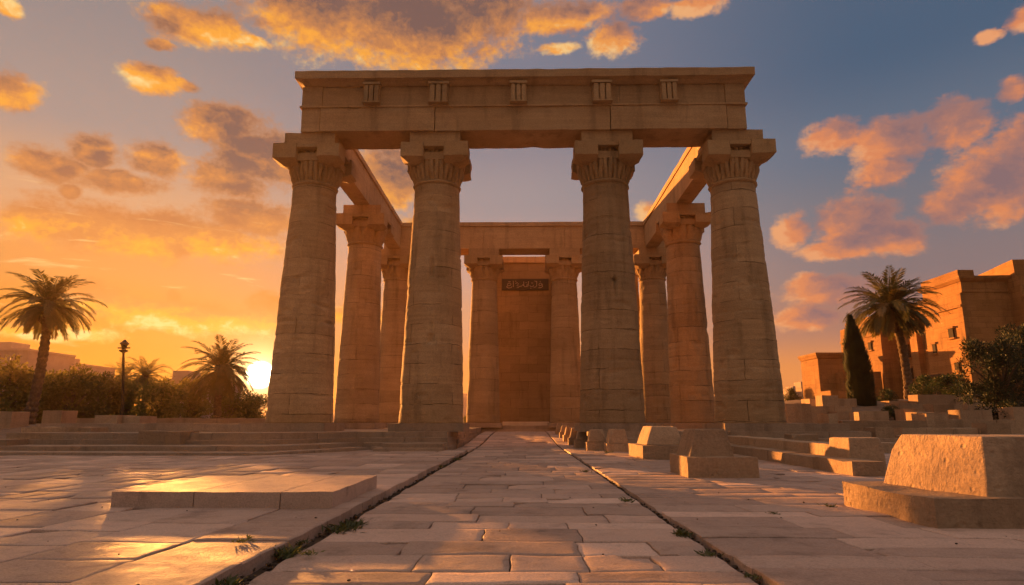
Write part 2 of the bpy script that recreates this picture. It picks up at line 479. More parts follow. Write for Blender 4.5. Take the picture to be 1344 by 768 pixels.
M_DIRT = simple('packed_earth', (0.16, 0.105, 0.07), (0.24, 0.16, 0.105), 1.5, 0.95, 0.6)
M_JOINT = simple('joint_soil', (0.05, 0.036, 0.026), (0.09, 0.062, 0.042), 6.0, 0.95, 0.4)
M_DARK = simple('dark_opening', (0.03, 0.022, 0.018), (0.045, 0.033, 0.025), 2.0, 0.9, 0.2)
M_SIGN = simple('dark_slate', (0.018, 0.014, 0.013), (0.03, 0.022, 0.02), 6.0, 0.6, 0.2)
M_LETTER = simple('pale_letter_paint', (0.30, 0.25, 0.21), (0.36, 0.30, 0.25), 9.0, 0.6, 0.1)
M_TRUNK = simple('palm_bark', (0.10, 0.065, 0.042), (0.17, 0.115, 0.075), 7.0, 0.95, 0.9)
M_BARK = simple('tree_bark', (0.08, 0.055, 0.04), (0.14, 0.10, 0.07), 5.0, 0.95, 0.8)
M_PALM = leaf_mat('palm_leaf', (0.085, 0.085, 0.035), (0.15, 0.125, 0.05), 0.9, 0.25)
M_PALMDRY = leaf_mat('dry_palm_leaf', (0.20, 0.135, 0.06), (0.26, 0.18, 0.08), 0.9, 0.2)
M_TREE = leaf_mat('tree_leaf', (0.08, 0.08, 0.03), (0.14, 0.125, 0.05), 0.5, 0.5)
M_CYP = leaf_mat('cypress_leaf', (0.022, 0.035, 0.018), (0.045, 0.06, 0.028), 1.5, 0.1)
M_BUSH = leaf_mat('bush_leaf', (0.03, 0.048, 0.02), (0.065, 0.085, 0.035), 1.2, 0.2)
M_WEED = leaf_mat('weed_leaf', (0.07, 0.085, 0.03), (0.12, 0.125, 0.045), 5.0, 0.3)
M_METAL = simple('dark_metal', (0.03, 0.028, 0.025), (0.06, 0.05, 0.045), 8.0, 0.55, 0.2, 0.6)
M_FAR = simple('far_plaster', (0.34, 0.27, 0.24), (0.42, 0.34, 0.30), 0.4, 0.9, 0.2)
M_HILL = simple('far_hill_rock', (0.26, 0.18, 0.14), (0.34, 0.24, 0.19), 0.02, 0.95, 0.2)
M_PALE = simple('pale_limestone', (0.58, 0.50, 0.42), (0.66, 0.58, 0.49), 2.0, 0.8, 0.4)


# ------------------------------------------------------------------ ground
def sstep(x, a, b):
    u = max(0.0, min(1.0, (x - a) / (b - a))); return u * u * (3 - 2 * u)


def ground_z(x, y):
    z = -0.06
    z += 2.35 * sstep(y, 30.0, 47.0) * sstep(x, 13.0, 20.0)              # terrace on the right
    z += 0.55 * sstep(y, 24.5, 30.0) * sstep(x, 11.0, 14.0) * (1 - 0.5 * sstep(y, 40, 50))
    z += 0.95 * sstep(y, 26.0, 34.0) * sstep(-x, 11.0, 14.0)
    if y > 44 and -11 < x < 11: z += 0.3 * sstep(y, 44, 47)
    if y > 60: z += 0.4 * noise.noise(Vector((x * 0.05, y * 0.05, 0)))
    return z


def axis(lo, hi, dense_lo, dense_hi, d, grow=1.35):
    v = []; a = dense_lo
    while a < dense_hi: v.append(a); a += d
    s = d; b = dense_hi
    while b < hi: v.append(b); s *= grow; b += s
    v.append(hi)
    s = d; b = dense_lo - d
    while b > lo: v.append(b); s *= grow; b -= s
    v.append(lo)
    return sorted(set(v))


bm = bmesh.new()
xs = axis(-420, 420, -45, 65, 1.5); ys = axis(-150, 420, -4, 75, 1.5)
gv = [[bm.verts.new((x, y, ground_z(x, y))) for x in xs] for y in ys]
for j in range(len(ys) - 1):
    for i in range(len(xs) - 1):
        bm.faces.new((gv[j][i], gv[j][i + 1], gv[j + 1][i + 1], gv[j + 1][i]))
tag(link('ground', bm, M_DIRT, smooth=True), 'bare brown earth around the temple', kind='structure')


# paving: real slabs with worn rims, laid in courses
def ramp_z(y):
    return 0.40 * sstep(y, 25.0, 45.5)


def slab(bm, lay, x0, x1, y0, y1, zf, res, rng, thick=0.12):
    g = rng.uniform(0.002, 0.007)
    x0 += g; x1 -= g; y0 += g; y1 -= g
    if x1 - x0 < 0.08 or y1 - y0 < 0.08: return
    dz = rng.gauss(0, 0.0035); tx = rng.gauss(0, 0.003); ty = rng.gauss(0, 0.003)
    cx, cy = (x0 + x1) / 2, (y0 + y1) / 2
    e = rng.uniform(0.004, 0.010)
    def cuts(a, b):
        n = max(1, int(round((b - a - 2 * e) / res)))
        return [a, a + e] + [a + e + (b - a - 2 * e) * i / n for i in range(1, n)] + [b - e, b]
    cxs, cys = cuts(x0, x1), cuts(y0, y1)
    brk = rng.uniform(.12, .3) if rng.random() < .22 and y0 < 14 else 0.0; bk = rng.randrange(4)
    tint = (rng.uniform(0, 1), rng.uniform(0, 1), rng.uniform(0, 1), 1.0)
    grid = []
    for j, y in enumerate(cys):
        row = []
        for i, x in enumerate(cxs):
            rim = i in (0, len(cxs) - 1) or j in (0, len(cys) - 1)
            jx = noise.noise(Vector((x * 5, y * 5, 1.3))) * 0.018
            jy = noise.noise(Vector((x * 5, y * 5, 7.3))) * 0.018
            z = zf(y) + dz + tx * (x - cx) + ty * (y - cy) + 0.008 * noise.noise(Vector((x * 1.7, y * 1.7, 2.0))) + 0.02 * noise.noise(Vector((x * 0.25, y * 0.25, 4.0)))
            if brk and abs(x - (x0, x1)[bk & 1]) + 0.8 * abs(y - (y0, y1)[bk >> 1]) < brk + 0.05 * noise.noise(Vector((x * 9, y * 9, 0))): z -= 0.022
            if rim: z -= e * 0.5 + 0.008 * abs(noise.noise(Vector((x * 4, y * 4, 3.1))))
            row.append(bm.verts.new((x + jx, y + jy, z)))
        grid.append(row)
    fs = []; flat = set()
    for j in range(len(cys) - 1):
        for i in range(len(cxs) - 1):
            fs.append(bm.faces.new((grid[j][i], grid[j][i + 1], grid[j + 1][i + 1], grid[j + 1][i])))
            if i in (0, len(cxs) - 2) or j in (0, len(cys) - 2): flat.add(fs[-1])
    loop = [grid[0][i] for i in range(len(cxs))] + [grid[j][-1] for j in range(1, len(cys))] + [grid[-1][i] for i in range(len(cxs) - 2, -1, -1)] + [grid[j][0] for j in range(len(cys) - 2, 0, -1)]
    low = [bm.verts.new((v.co.x, v.co.y, v.co.z - thick)) for v in loop]
    n = len(loop)
    for i in range(n):
        fs.append(bm.faces.new((loop[i], low[i], low[(i + 1) % n], loop[(i + 1) % n]))); flat.add(fs[-1])
    for f in fs:
        f.smooth = f not in flat
        for lp in f.loops: lp[lay] = tint


def res_at(y): return 0.065 if y < 8 else (0.2 if y < 16 else 0.5)


def courses_y(name, x0, x1, y0, y1, zf, dmin, dmax, wmin, wmax, label, edge=None):
    """courses across the path, each cut into slabs of uneven width"""
    rng = random.Random(name); bm = bmesh.new(); lay = bm.loops.layers.color.new('tint')
    y = y0
    while y < y1 - 0.1:
        d = min(rng.uniform(dmin, dmax) * (1.0 if y < 14 else 1.25), y1 - y)
        x = x0 - (rng.uniform(0, wmax * 0.6) if edge is None else 0.0)
        x = x0
        while x < x1 - 0.05:
            w = rng.uniform(wmin, wmax)
            if x1 - x - w < wmin * 0.6: w = x1 - x
            if rng.random() < 0.14 and d > 0.62:
                q = d * rng.uniform(0.4, 0.6)
                slab(bm, lay, x, x + w, y, y + q, zf, res_at(y), rng); slab(bm, lay, x, x + w, y + q, y + d, zf, res_at(y), rng)
            else:
                slab(bm, lay, x, x + w, y, y + d, zf, res_at(y), rng)
            x += w
        y += d
    return tag(link(name, bm, M_PAVE, smooth=False), label, kind='structure')


def strips_x(name, x0, x1, y0, y1, zf, wmin, wmax, lmin, lmax, label):
    """long strips running towards the temple"""
    rng = random.Random(name); bm = bmesh.new(); lay = bm.loops.layers.color.new('tint')
    x = x1
    while x > x0 + 0.1:
        w = min(rng.uniform(wmin, wmax), x - x0)
        y = y0 - rng.uniform(0, lmax)
        while y < y1:
            l = rng.uniform(lmin, lmax)
            b = min(y + l, y1)
            if b > y0: slab(bm, lay, x - w, x, max(y, y0), b, zf, res_at(y), rng)
            y += l
        x -= w
    return tag(link(name, bm, M_PAVE, smooth=False), label, kind='structure')


XL, XR = -1.96, 1.58
courses_y('path', XL + 0.10, XR - 0.03, 1.2, 45.6, ramp_z, 0.34, 0.78, 0.5, 1.5, 'central path of worn pinkish slabs leading into the temple')
strips_x('plaza_pavement', -34.0, XL - 0.03, 1.2, 23.2, lambda y: 0.075, 0.45, 0.95, 0.4, 1.1, 'left plaza of worn slabs standing a little above the path')
courses_y('court_pavement', XR + 0.03, 26.0, 1.2, 24.9, lambda y: 0.03, 0.40, 0.85, 0.6, 1.7, 'right court of worn slabs around the stone blocks')
# path shoulders between the stepped platforms
courses_y('shoulder_pavement', -2.62, XL + 0.02, 23.2, 45.6, lambda y: ramp_z(y) + 0.01, 0.6, 1.3, 0.6, 0.7, 'narrow paved strip along the left steps')
courses_y('verge_pavement', XR + 0.03, 2.62, 24.9, 45.6, lambda y: ramp_z(y) + 0.01, 0.6, 1.3, 0.5, 1.1, 'narrow paved strip beside the right platform')
bm = bmesh.new()
jy = [1.2 + i * 0.74 for i in range(61)]
for a, b in zip(jy, jy[1:]):
    if a < 24: box(bm, -34, 26, a, b, -0.3, -0.045)
    za, zb = ramp_z(a) - 0.045, ramp_z(b) - 0.045
    if a >= 24: hexa(bm, [(-2.65, a, -0.3), (2.65, a, -0.3), (2.65, b, -0.3), (-2.65, b, -0.3)], [(-2.65, a, za), (2.65, a, za), (2.65, b, zb), (-2.65, b, zb)])
bmesh.ops.remove_doubles(bm, verts=bm.verts, dist=0.0005)
tag(link('soil_bed', bm, M_JOINT), 'dark soil showing in the joints between slabs', kind='structure')


# ------------------------------------------------------------------ stepped platforms
def block_row(bm, pts, depth, z0, z1, rng, lmin=1.1, lmax=2.3, inward=1):
    """dressed blocks laid along a line; depth goes to the left of the walking direction when inward = 1"""
    for (ax, ay), (bx, by) in zip(pts, pts[1:]):
        L = math.hypot(bx - ax, by - ay)
        if L < 0.05: continue
        ux, uy = (bx - ax) / L, (by - ay) / L
        nx, ny = -uy * inward, ux * inward
        s = 0.0
        while s < L - 0.02:
            l = rng.uniform(lmin, lmax)
            if L - s - l < lmin * 0.6: l = L - s
            g = 0.006
            o = rng.gauss(0, 0.012); dz = rng.gauss(0, 0.006)
            a0 = (ax + ux * (s + g) - nx * o, ay + uy * (s + g) - ny * o); a1 = (ax + ux * (s + l - g) - nx * o, ay + uy * (s + l - g) - ny * o)
            b1 = (a1[0] + nx * depth, a1[1] + ny * depth); b0 = (a0[0] + nx * depth, a0[1] + ny * depth)
            q = [a0, a1, b1, b0] if inward > 0 else [a1, a0, b0, b1]
            hexa(bm, [(p[0], p[1], z0) for p in q], [(p[0], p[1], z1 + dz) for p in q])
            s += l


def platform(name, label, loc, steps, core, mat=M_STEP):
    root = empty(name, loc, label, 'steps')
    for k, (pts, depth, z0, z1) in enumerate(steps):
        rng = random.Random(name + str(k))
        bm = bmesh.new(); block_row(bm, pts, depth, z0, z1, rng)
        weather(bm, 0.5, 0.012, 0.022, 1.7, 3)
        link('step', bm, mat, root, origin=(pts[0][0], pts[0][1], z0))
    bm = bmesh.new()
    for b in core: box(bm, *b)
    link('core', bm, mat, root)
    return root


platform('stepped_platform', 'long low stepped stone platform under the left columns, reaching far left', (-9, 24, 0), [
    ([(-23.6, 18.75), (-7.6, 18.9), (-5.5, 23.1), (-2.72, 23.1), (-2.72, 44.5)], 1.6, -0.05, 0.17),
    ([(-21.5, 19.7), (-8.0, 19.8), (-5.9, 23.6), (-2.78, 23.6), (-2.78, 44.5)], 1.6, -0.05, 0.31),
    ([(-18.0, 21.2), (-8.4, 21.2), (-6.2, 24.1), (-2.84, 24.1), (-2.84, 44.5)], 1.6, -0.05, 0.46),
    ([(-17.4, 21.5), (-8.8, 21.5), (-6.4, 24.6), (-2.9, 24.6), (-2.9, 44.5)], 1.6, -0.05, 0.68),
    ([(-19.5, 25.3), (-7.9, 25.3)], 2.0, 0.3, 0.99)],
    [(-12.5, -4.1, 26.0, 49.5, -0.05, 0.66), (-17.0, -9.6, 22.9, 27.5, -0.05, 0.655)])
platform('stepped_platform', 'stepped stone platform under the right columns behind the slant-sided blocks', (9, 24, 0), [
    ([(2.75, 44.5), (2.75, 24.2), (15.2, 24.2)], 1.6, -0.05, 0.20),
    ([(2.82, 44.5), (2.82, 24.7), (14.6, 24.7)], 1.6, -0.05, 0.44),
    ([(2.9, 44.5), (2.9, 25.2), (13.6, 25.2)], 1.6, -0.05, 0.68),
    ([(8.0, 25.6), (13.0, 25.6)], 2.0, 0.3, 0.995)],
    [(4.2, 13.0, 26.6, 49.5, -0.05, 0.66)])
platform('back_steps', 'two wide shallow steps at the far end of the path before the back wall', (0, 45.4, 0), [
    ([(-3.0, 44.9), (3.0, 44.9)], 1.2, 0.0, 0.56),
    ([(-3.4, 45.5), (3.4, 45.5)], 4.5, 0.0, 0.80)], [(-4.2, 4.3, 46.5, 52.5, 0.0, 0.79)])
root = empty('low_steps', (-4.0, 22.3, 0.07), 'two low projecting steps at the foot of the second column', 'steps')
for pts, z0, z1 in (([(-5.15, 22.0), (-2.75, 22.0)], 0.03, 0.17), ([(-4.95, 22.45), (-2.8, 22.45)], 0.1, 0.30)):
    bm = bmesh.new(); block_row(bm, pts, 0.75, z0, z1, random.Random(3)); weather(bm, 0.4, 0.012, 0.025, 1.7, 3)
    link('step', bm, M_STEP, root)


# ------------------------------------------------------------------ the temple
TZ0 = 0.68
temple = empty('temple', (0, 36.5, TZ0), 'roofless sandstone temple of ten tall columns carrying stone beams', 'temple')
Z_SH0, Z_NECK, Z_CAP, Z_BEAM, Z_TOP = 1.0, 11.40, 13.15, 13.77, 15.80


def column(x, y, rb, rt, segs, rows, seed, notches=()):
    rng = random.Random(seed)
    bm = bmesh.new()
    drums = []; z = Z_SH0
    while z < Z_NECK: z += rng.uniform(1.0, 1.7); drums.append(z)
    off = Vector((seed * 3.7, seed * 1.3, 0))
    crack = [(rng.uniform(2.2, 5.5), rng.uniform(0, 6.28)), (rng.uniform(1.8, 3.2), rng.uniform(0, 6.28))]
    def fr(a, z, r):
        p = Vector((math.cos(a) * r, math.sin(a) * r, z)) + off
        d = 0.026 * fbm(p * 0.9, 4) + 0.010 * noise.noise(p * 6.0)
        c1 = noise.noise(Vector((p.x * 1.4, p.y * 1.4, p.z * 2.6)) + Vector((7, 1, 2)))
        if c1 > 0.34: d -= 0.16 * (c1 - 0.34)
        for dz in drums:
            w = dz + 0.05 * noise.noise(p * 0.8)
            q = abs(z - w)
            if q < 0.07: d -= 0.028 * (1 - q / 0.07) * (0.45 + max(0, noise.noise(p * 1.7 + Vector((4, 4, 4))) + 0.2))
        for (az_, zz, ha, hz, dep) in notches:
            da = abs((a - az_ + math.pi) % (2 * math.pi) - math.pi) * r
            if da < ha and abs(z - zz) < hz:
                d -= dep * (1 - (da / ha) ** 2) * (1 - (abs(z - zz) / hz) ** 4)
        if z < 2.0: d -= 0.03 * max(0, noise.noise(p * 1.3 + Vector((1, 8, 3)))) * (2.0 - z)
        return r + d
    prof = []
    for i in range(rows + 1):
        u = i / rows
        r = rb + (rt - rb) * (u ** 0.92) + 0.03 * math.sin(math.pi * u)
        prof.append((r, Z_SH0 + (Z_NECK - Z_SH0) * u))
    lathe(bm, prof, segs, x, y, fr)
    col = link('column', bm, M_SHAFT, temple, smooth=True, origin=(x, y, Z_SH0))
    # plinth
    bm = bmesh.new(); hw = rb + 0.13
    box(bm, x - hw, x - 0.004, y - hw, y + hw, TZ0 - 0.01, Z_SH0); box(bm, x + 0.004, x + hw, y - hw, y + hw, TZ0 - 0.01, Z_SH0)
    weather(bm, 0.4, 0.014, 0.03, 1.9, 3)
    link('plinth', bm, M_STEP, col)
    # capital: necking ring, leafy bell, four projecting corner blocks
    bm = bmesh.new()
    nz = 60 if segs > 100 else 30; ns = 128 if segs > 100 else 72
    k = rt / 1.0
    bell = [(0.0, 1.0), (0.05, 1.07), (0.10, 1.095), (0.15, 1.07), (0.19, 1.01), (0.3, 1.015), (0.55, 1.05), (0.8, 1.12), (1.0, 1.17), (1.3, 1.17), (1.74, 1.12)]
    def br(zz):
        for (a, ra), (b, rb_) in zip(bell, bell[1:]):
            if a <= zz <= b: return ra + (rb_ - ra) * (zz - a) / (b - a)
        return bell[-1][1]
    zs = sorted(set([0.0, 0.02, 0.05, 0.08, 0.10, 0.12, 0.15, 0.17, 0.19] + [0.2 + 1.54 * i / nz for i in range(nz + 1)]))
    def fl(a, z, r):
        zz = z - Z_NECK; d = 0.0
        if zz > 0.19:
            lob = abs(math.cos(8 * a)); t1 = max(0.0, 1 - abs(zz - 0.42) / 0.34)
            lob2 = abs(math.sin(8 * a)); t2 = max(0.0, 1 - abs(zz - 0.80) / 0.42)
            d += 0.12 * (lob ** 0.7) * t1 ** 0.8 * (0.4 + zz) + 0.14 * (lob2 ** 0.7) * t2 ** 0.8
            d -= 0.06 * (abs(math.sin(16 * a)) < 0.25)
        p = Vector((math.cos(a) * 1.2, math.sin(a) * 1.2, zz)) + off
        d += 0.035 * fbm(p * 2.2, 3) - 0.10 * max(0, noise.noise(p * 1.6 + Vector((2, 2, 9))) - 0.25)
        return r + d
    lathe(bm, [(br(q) * k, Z_NECK + q) for q in zs], ns, x, y, fl)
    tmp = bmesh.new()
    H = 1.47 * (0.9 + 0.1 * k)
    for sx in (-1, 1):
        for sy in (-1, 1):
            i, o = 0.46, H + rng.uniform(-0.05, 0.04)
            def c(px_, py_, pz): return (x + sx * px_, y + sy * py_, Z_NECK + pz)
            zb = rng.uniform(-0.05, 0.05)
            b = [c(i, i, 0.74), c(o - .44, i, 0.90 + zb), c(o - .30, o - .30, 0.92 + zb), c(i, o - .44, 0.90 + zb)]
            m_ = [c(i, i, 1.06), c(o, i, 1.10 + zb), c(o, o, 1.10 + zb), c(i, o, 1.10 + zb)]
            t_ = [c(i, i, 1.75), c(o, i, 1.75), c(o, o, 1.75), c(i, o, 1.75)]
            if sx * sy < 0: b, m_, t_ = b[::-1], m_[::-1], t_[::-1]
            vs_ = [[tmp.verts.new(p) for p in ring] for ring in (b, m_, t_)]
            for A, B in zip(vs_, vs_[1:]):
                for q in range(4): tmp.faces.new((A[q], A[(q + 1) % 4], B[(q + 1) % 4], B[q]))
            tmp.faces.new(vs_[0][::-1]); tmp.faces.new(vs_[2])
    h = H - 0.24
    box(tmp, x - h, x + h, y - .47, y + .47, Z_NECK + 1.02, Z_NECK + 1.36)
    box(tmp, x - .47, x + .47, y - h, y + h, Z_NECK + 1.025, Z_NECK + 1.365)
    h = H - 0.05
    box(tmp, x - h, x + h, y - .455, y + .455, Z_NECK + 1.56, Z_NECK + 1.742)
    box(tmp, x - .455, x + .455, y - h, y + h, Z_NECK + 1.562, Z_NECK + 1.744)
    weather(tmp, 0.16, 0.026, 0.04, 2.6, 4, chips=0.2)
    me = bpy.data.meshes.new('tmp'); tmp.to_mesh(me); tmp.free(); bm.from_mesh(me); bpy.data.meshes.remove(me)
    link('capital', bm, M_CARVED, col)
    bm = bmesh.new(); h = 1.13 * (0.9 + 0.1 * k)
    box(bm, x - h, x + h, y - h, y + h, Z_CAP - 0.003, Z_BEAM + 0.002)
    weather(bm, 0.3, 0.014, 0.03, 2.0, 3)
    link('impost_block', bm, M_BEAM, col)
    return col


YF, YM, YB = 27.0, 36.5, 46.1
PI = math.pi
column(-9.50, YF, 1.38, 0.95, 160, 220, 1, [(-1.7, 6.9, 0.10, 0.22, 0.05)])
column(-3.88, YF, 1.38, 1.00, 160, 220, 2, [(-1.55, 7.55, 0.10, 0.50, 0.12), (-1.50, 4.45, 0.16, 0.22, 0.14), (-1.50, 4.9, 0.06, 0.3, 0.06)])
column(3.80, YF, 1.38, 1.00, 160, 220, 3, [(-1.50, 6.95, 0.16, 0.10, 0.09), (-1.46, 6.7, 0.06, 0.5, 0.10)])
column(9.57, YF, 1.43, 0.97, 160, 220, 4)
column(-9.55, YM, 1.26, 0.97, 96, 100, 5)
column(9.70, YM, 1.26, 0.97, 96, 100, 6)
column(-9.50, YB, 1.24, 0.95, 96, 100, 7)
column(-2.86, YB, 1.22, 0.93, 96, 100, 8)
column(3.18, YB, 1.22, 0.93, 96, 100, 9)
column(9.80, YB, 1.24, 0.95, 96, 100, 10)

# front entablature
ent = None
bm = bmesh.new()
xs_ = [-9.92, -9.05, -3.88, 3.95, 9.12, 9.98]
for i, (a, b) in enumerate(zip(xs_, xs_[1:])):
    box(bm, a + 0.018, b - 0.018, 25.72 + (0.03, -0.012, 0.012, -0.02, 0.03)[i], 27.66, Z_BEAM, 14.90)
weather(bm, 0.25, 0.016, 0.03, 1.9, 5, chips=0.14)
front = link('front_beam', bm, M_BEAM, temple, origin=(0, 26.7, Z_BEAM))
bm = bmesh.new(); box(bm, -9.99, 10.05, 25.66, 27.70, 14.905, 14.985); weather(bm, 0.35, 0.010, 0.015, 2.0, 5)
link('string_course', bm, M_BEAM, front)
bm = bmesh.new()
fx = [-9.92, -9.0, -3.4, 0.1, 4.4, 9.1, 9.98]
for i, (a, b) in enumerate(zip(fx, fx[1:])):
    box(bm, a + 0.006, b - 0.006, 25.76 - (0.05 if i in (0, 5) else 0.0), 27.6, 14.99, 15.93)
weather(bm, 0.4, 0.010, 0.015, 1.8, 4)
link('frieze', bm, M_BEAM, front)
bm = bmesh.new()
lv = [(-0.02, 15.935), (0.0, 15.95), (0.04, 15.98), (0.13, 16.06), (0.25, 16.12), (0.32, 16.135), (0.33, 16.15), (0.34, 16.49), (0.32, 16.52)]
rect_loft(bm, -9.84, 10.02, 25.66, 27.62, lv)
weather(bm, 0.25, 0.018, 0.0, 1.8, 7, chips=0.12)
link('cornice', bm, M_BEAM, front)
for px, w in ((488.5, 0.72), (576, 0.86), (680.5, 0.72), (790, 0.84), (877.5, 0.74)):
    x = at(px, 122, 25.6).x
    bm = bmesh.new()
    yb, yf = 25.80, 25.42
    box(bm, x - w / 2, x + w / 2, yf + 0.14, yb, 15.0, 15.86)
    for q in (-1, 0, 1):
        box(bm, x + q * w * 0.32 - w * 0.12, x + q * w * 0.32 + w * 0.12, yf - 0.01, yf + 0.18, 15.06, 15.84)
    box(bm, x - w / 2 - 0.03, x + w / 2 + 0.03, yf - 0.05, yb, 15.865, 15.98)
    box(bm, x - w / 2 - 0.02, x + w / 2 + 0.02, yf - 0.03, yb, 14.992, 15.05)
    weather(bm, 0.2, 0.010, 0.012, 3.0, 3)
    link('bracket', bm, M_CARVED, front)


def long_beam(name, x0, x1, y0, y1, alongx, cuts):
    bm = bmesh.new()
    for (a, b) in zip(cuts, cuts[1:]):
        if alongx: box(bm, a + 0.012, b - 0.012, y0, y1, Z_BEAM, 15.22)
        else: box(bm, x0, x1, a + 0.012, b - 0.012, Z_BEAM, 15.22)
    weather(bm, 0.5, 0.014, 0.025, 1.6, 4, chips=0.06)
    o = link(name, bm, M_BEAM, temple, origin=((x0 + x1) / 2, (y0 + y1) / 2, Z_BEAM))
    bm = bmesh.new()
    if alongx: box(bm, x0 + .02, x1 - .02, y0 + 0.02, y1 - 0.02, 15.20, 15.50)
    else: box(bm, x0 + .02, x1 - .02, y0 + 0.02, y1 - .02, 15.20, 15.50)
    weather(bm, 0.5, 0.012, 0.02, 1.6, 4)
    link('frieze', bm, M_BEAM, o)
    bm = bmesh.new(); box(bm, x0 - 0.06, x1 + 0.06, y0 - 0.07, y1 + 0.07, 15.51, 15.82); weather(bm, 0.5, 0.014, 0.03, 1.6, 4, chips=0.05)
    link('cornice', bm, M_BEAM, o)
    return o


long_beam('side_beam', -10.02, -9.10, 27.75, 45.0, False, [27.75, 36.4, 45.0])
long_beam('side_beam', 9.15, 10.07, 27.75, 45.0, False, [27.75, 36.6, 45.0])
long_beam('rear_beam', -10.4, 10.7, 45.12, 47.05, True, [-10.4, -9.3, -2.9, 3.2, 9.6, 10.7])

# ------------------------------------------------------------------ wall behind the temple with its sign
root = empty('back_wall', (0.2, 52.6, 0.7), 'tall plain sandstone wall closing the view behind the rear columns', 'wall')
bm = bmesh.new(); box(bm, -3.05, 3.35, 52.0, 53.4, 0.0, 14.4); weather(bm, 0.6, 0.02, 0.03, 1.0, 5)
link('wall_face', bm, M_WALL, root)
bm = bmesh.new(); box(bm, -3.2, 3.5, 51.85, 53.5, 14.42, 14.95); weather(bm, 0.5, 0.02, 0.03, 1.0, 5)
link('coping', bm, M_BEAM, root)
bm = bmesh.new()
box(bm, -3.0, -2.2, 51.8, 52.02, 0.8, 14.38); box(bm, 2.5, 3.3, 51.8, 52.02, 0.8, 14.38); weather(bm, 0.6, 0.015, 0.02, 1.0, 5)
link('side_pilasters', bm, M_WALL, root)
p0, p1 = at(658.5, 381, 51.9), at(720, 366, 51.9)
root = empty('sign_board', (0, 51.95, p0.z), 'dark rectangular sign with pale flowing lettering high on the back wall', 'sign')
bm = bmesh.new(); box(bm, p0.x, p1.x, 51.88, 51.99, p0.z, p1.z); bmesh.ops.bevel(bm, geom=bm.edges[:], offset=0.015, segments=1, affect='EDGES')
link('panel', bm, M_SIGN, root)
# lettering: joined curved strokes, uprights and dots as on the photographed sign
W_, H_ = p1.x - p0.x, p1.z - p0.z
def sp(u, v): return Vector((p0.x + u * W_, 51.865, p0.z + v * H_))
strokes = [
    [(.12, .42), (.13, .58), (.17, .62), (.20, .52), (.18, .40), (.13, .38), (.10, .28)], [(.10, .28), (.15, .18), (.21, .24), (.22, .36)],
    [(.14, .74), (.19, .74)], [(.245, .82), (.25, .5), (.25, .28)], [(.29, .58), (.33, .66), (.36, .55), (.32, .40), (.38, .32), (.43, .36)],
    [(.47, .76), (.47, .45), (.485, .30), (.53, .30)], [(.53, .30), (.545, .52)], [(.57, .78), (.565, .4), (.55, .28)],
    [(.43, .36), (.45, .50), (.47, .36)], [(.60, .42), (.62, .30), (.66, .30), (.68, .44)], [(.70, .82), (.755, .70)], [(.745, .80), (.745, .40), (.72, .26), (.68, .24)],
    [(.79, .50), (.82, .62), (.86, .54), (.84, .40), (.80, .36), (.79, .50)], [(.86, .54), (.87, .30), (.83, .20), (.78, .20)]]
bm = bmesh.new()
for s in strokes: tube(bm, [sp(u, v) for u, v in s], 0.026, 6)
for (u, v) in ((.33, .22), (.36, .22), (.52, .66), (.64, .62), (.66, .62), (.82, .76), (.30, .78), (.62, .16)):
    c = sp(u, v); box(bm, c.x - .03, c.x + .03, c.y - .02, c.y + .01, c.z - .03, c.z + .03)
link('lettering', bm, M_LETTER, root)
bm = bmesh.new(); box(bm, -1.6, 2.1, 50.6, 51.7, 0.80, 1.08); weather(bm, 0.4, 0.012, 0.03, 1.6, 4)
tag(link('threshold_slab', bm, M_PALE, origin=(0.2, 51, 0.8)), 'pale stone slab lying before the back wall at the end of the path', 'slab')
bm = bmesh.new(); hexa(bm, [(8.55, 49.9, 0.6), (9.6, 49.9, 0.6), (9.6, 51.0, 0.6), (8.55, 51.0, 0.6)], [(8.75, 50.0, 13.6), (9.5, 50.0, 14.1), (9.5, 50.9, 14.1), (8.75, 50.9, 13.6)])
weather(bm, 0.5, 0.06, 0.03, 0.9, 5)
tag(link('broken_pier', bm, M_WALL, origin=(9.1, 50.4, 0.6)), 'narrow broken stone pier glimpsed behind the third front column', 'pier')


# ------------------------------------------------------------------ loose stones, pedestals and low walls
def knock_corners(bm, rng, dmin=0.05, dmax=0.16, n=2):
    cs = [v.co.copy() for v in bm.verts]
    zt = max(c.z for c in cs); top = [c for c in cs if c.z > zt - 0.02]
    mid = sum(cs, Vector()) / len(cs)
    for c in rng.sample(top, min(n, len(top))):
        d = (c - mid); d = Vector((math.copysign(1, d.x) * rng.uniform(.5, 1.2), math.copysign(1, d.y) * rng.uniform(.5, 1.2), rng.uniform(.4, 1.3))).normalized()
        bmesh.ops.bisect_plane(bm, geom=bm.verts[:] + bm.edges[:] + bm.faces[:], dist=1e-5, plane_co=c - d * rng.uniform(dmin, dmax), plane_no=d, clear_outer=True)
        be = [e for e in bm.edges if e.is_boundary]
        if be: bmesh.ops.contextual_create(bm, geom=be)


def stone_object(name, label, cat, group, parts, mat=M_BLOCK, size=0.2, amp=0.018, bev=0.035):
    """parts: list of (part name or None, bottom ring, top ring); the first is the thing's own mesh when it stands alone"""
    c = sum((Vector(p) for p in parts[0][1]), Vector()) / 4
    if len(parts) == 1:
        bm = bmesh.new(); hexa(bm, parts[0][1], parts[0][2]); knock_corners(bm, random.Random(label)); weather(bm, size, amp, bev, 2.4, 5, chips=0.10)
        return tag(link(name, bm, mat, origin=c), label, cat, group)
    root = empty(name, c, label, cat, group)
    for pn, b, t_ in parts:
        bm = bmesh.new(); hexa(bm, b, t_); pn == 'base' or knock_corners(bm, random.Random(label + pn), 0.03, 0.08); weather(bm, size, amp, bev, 2.4, 5, chips=0.10)
        link(pn, bm, mat, root)
    return root


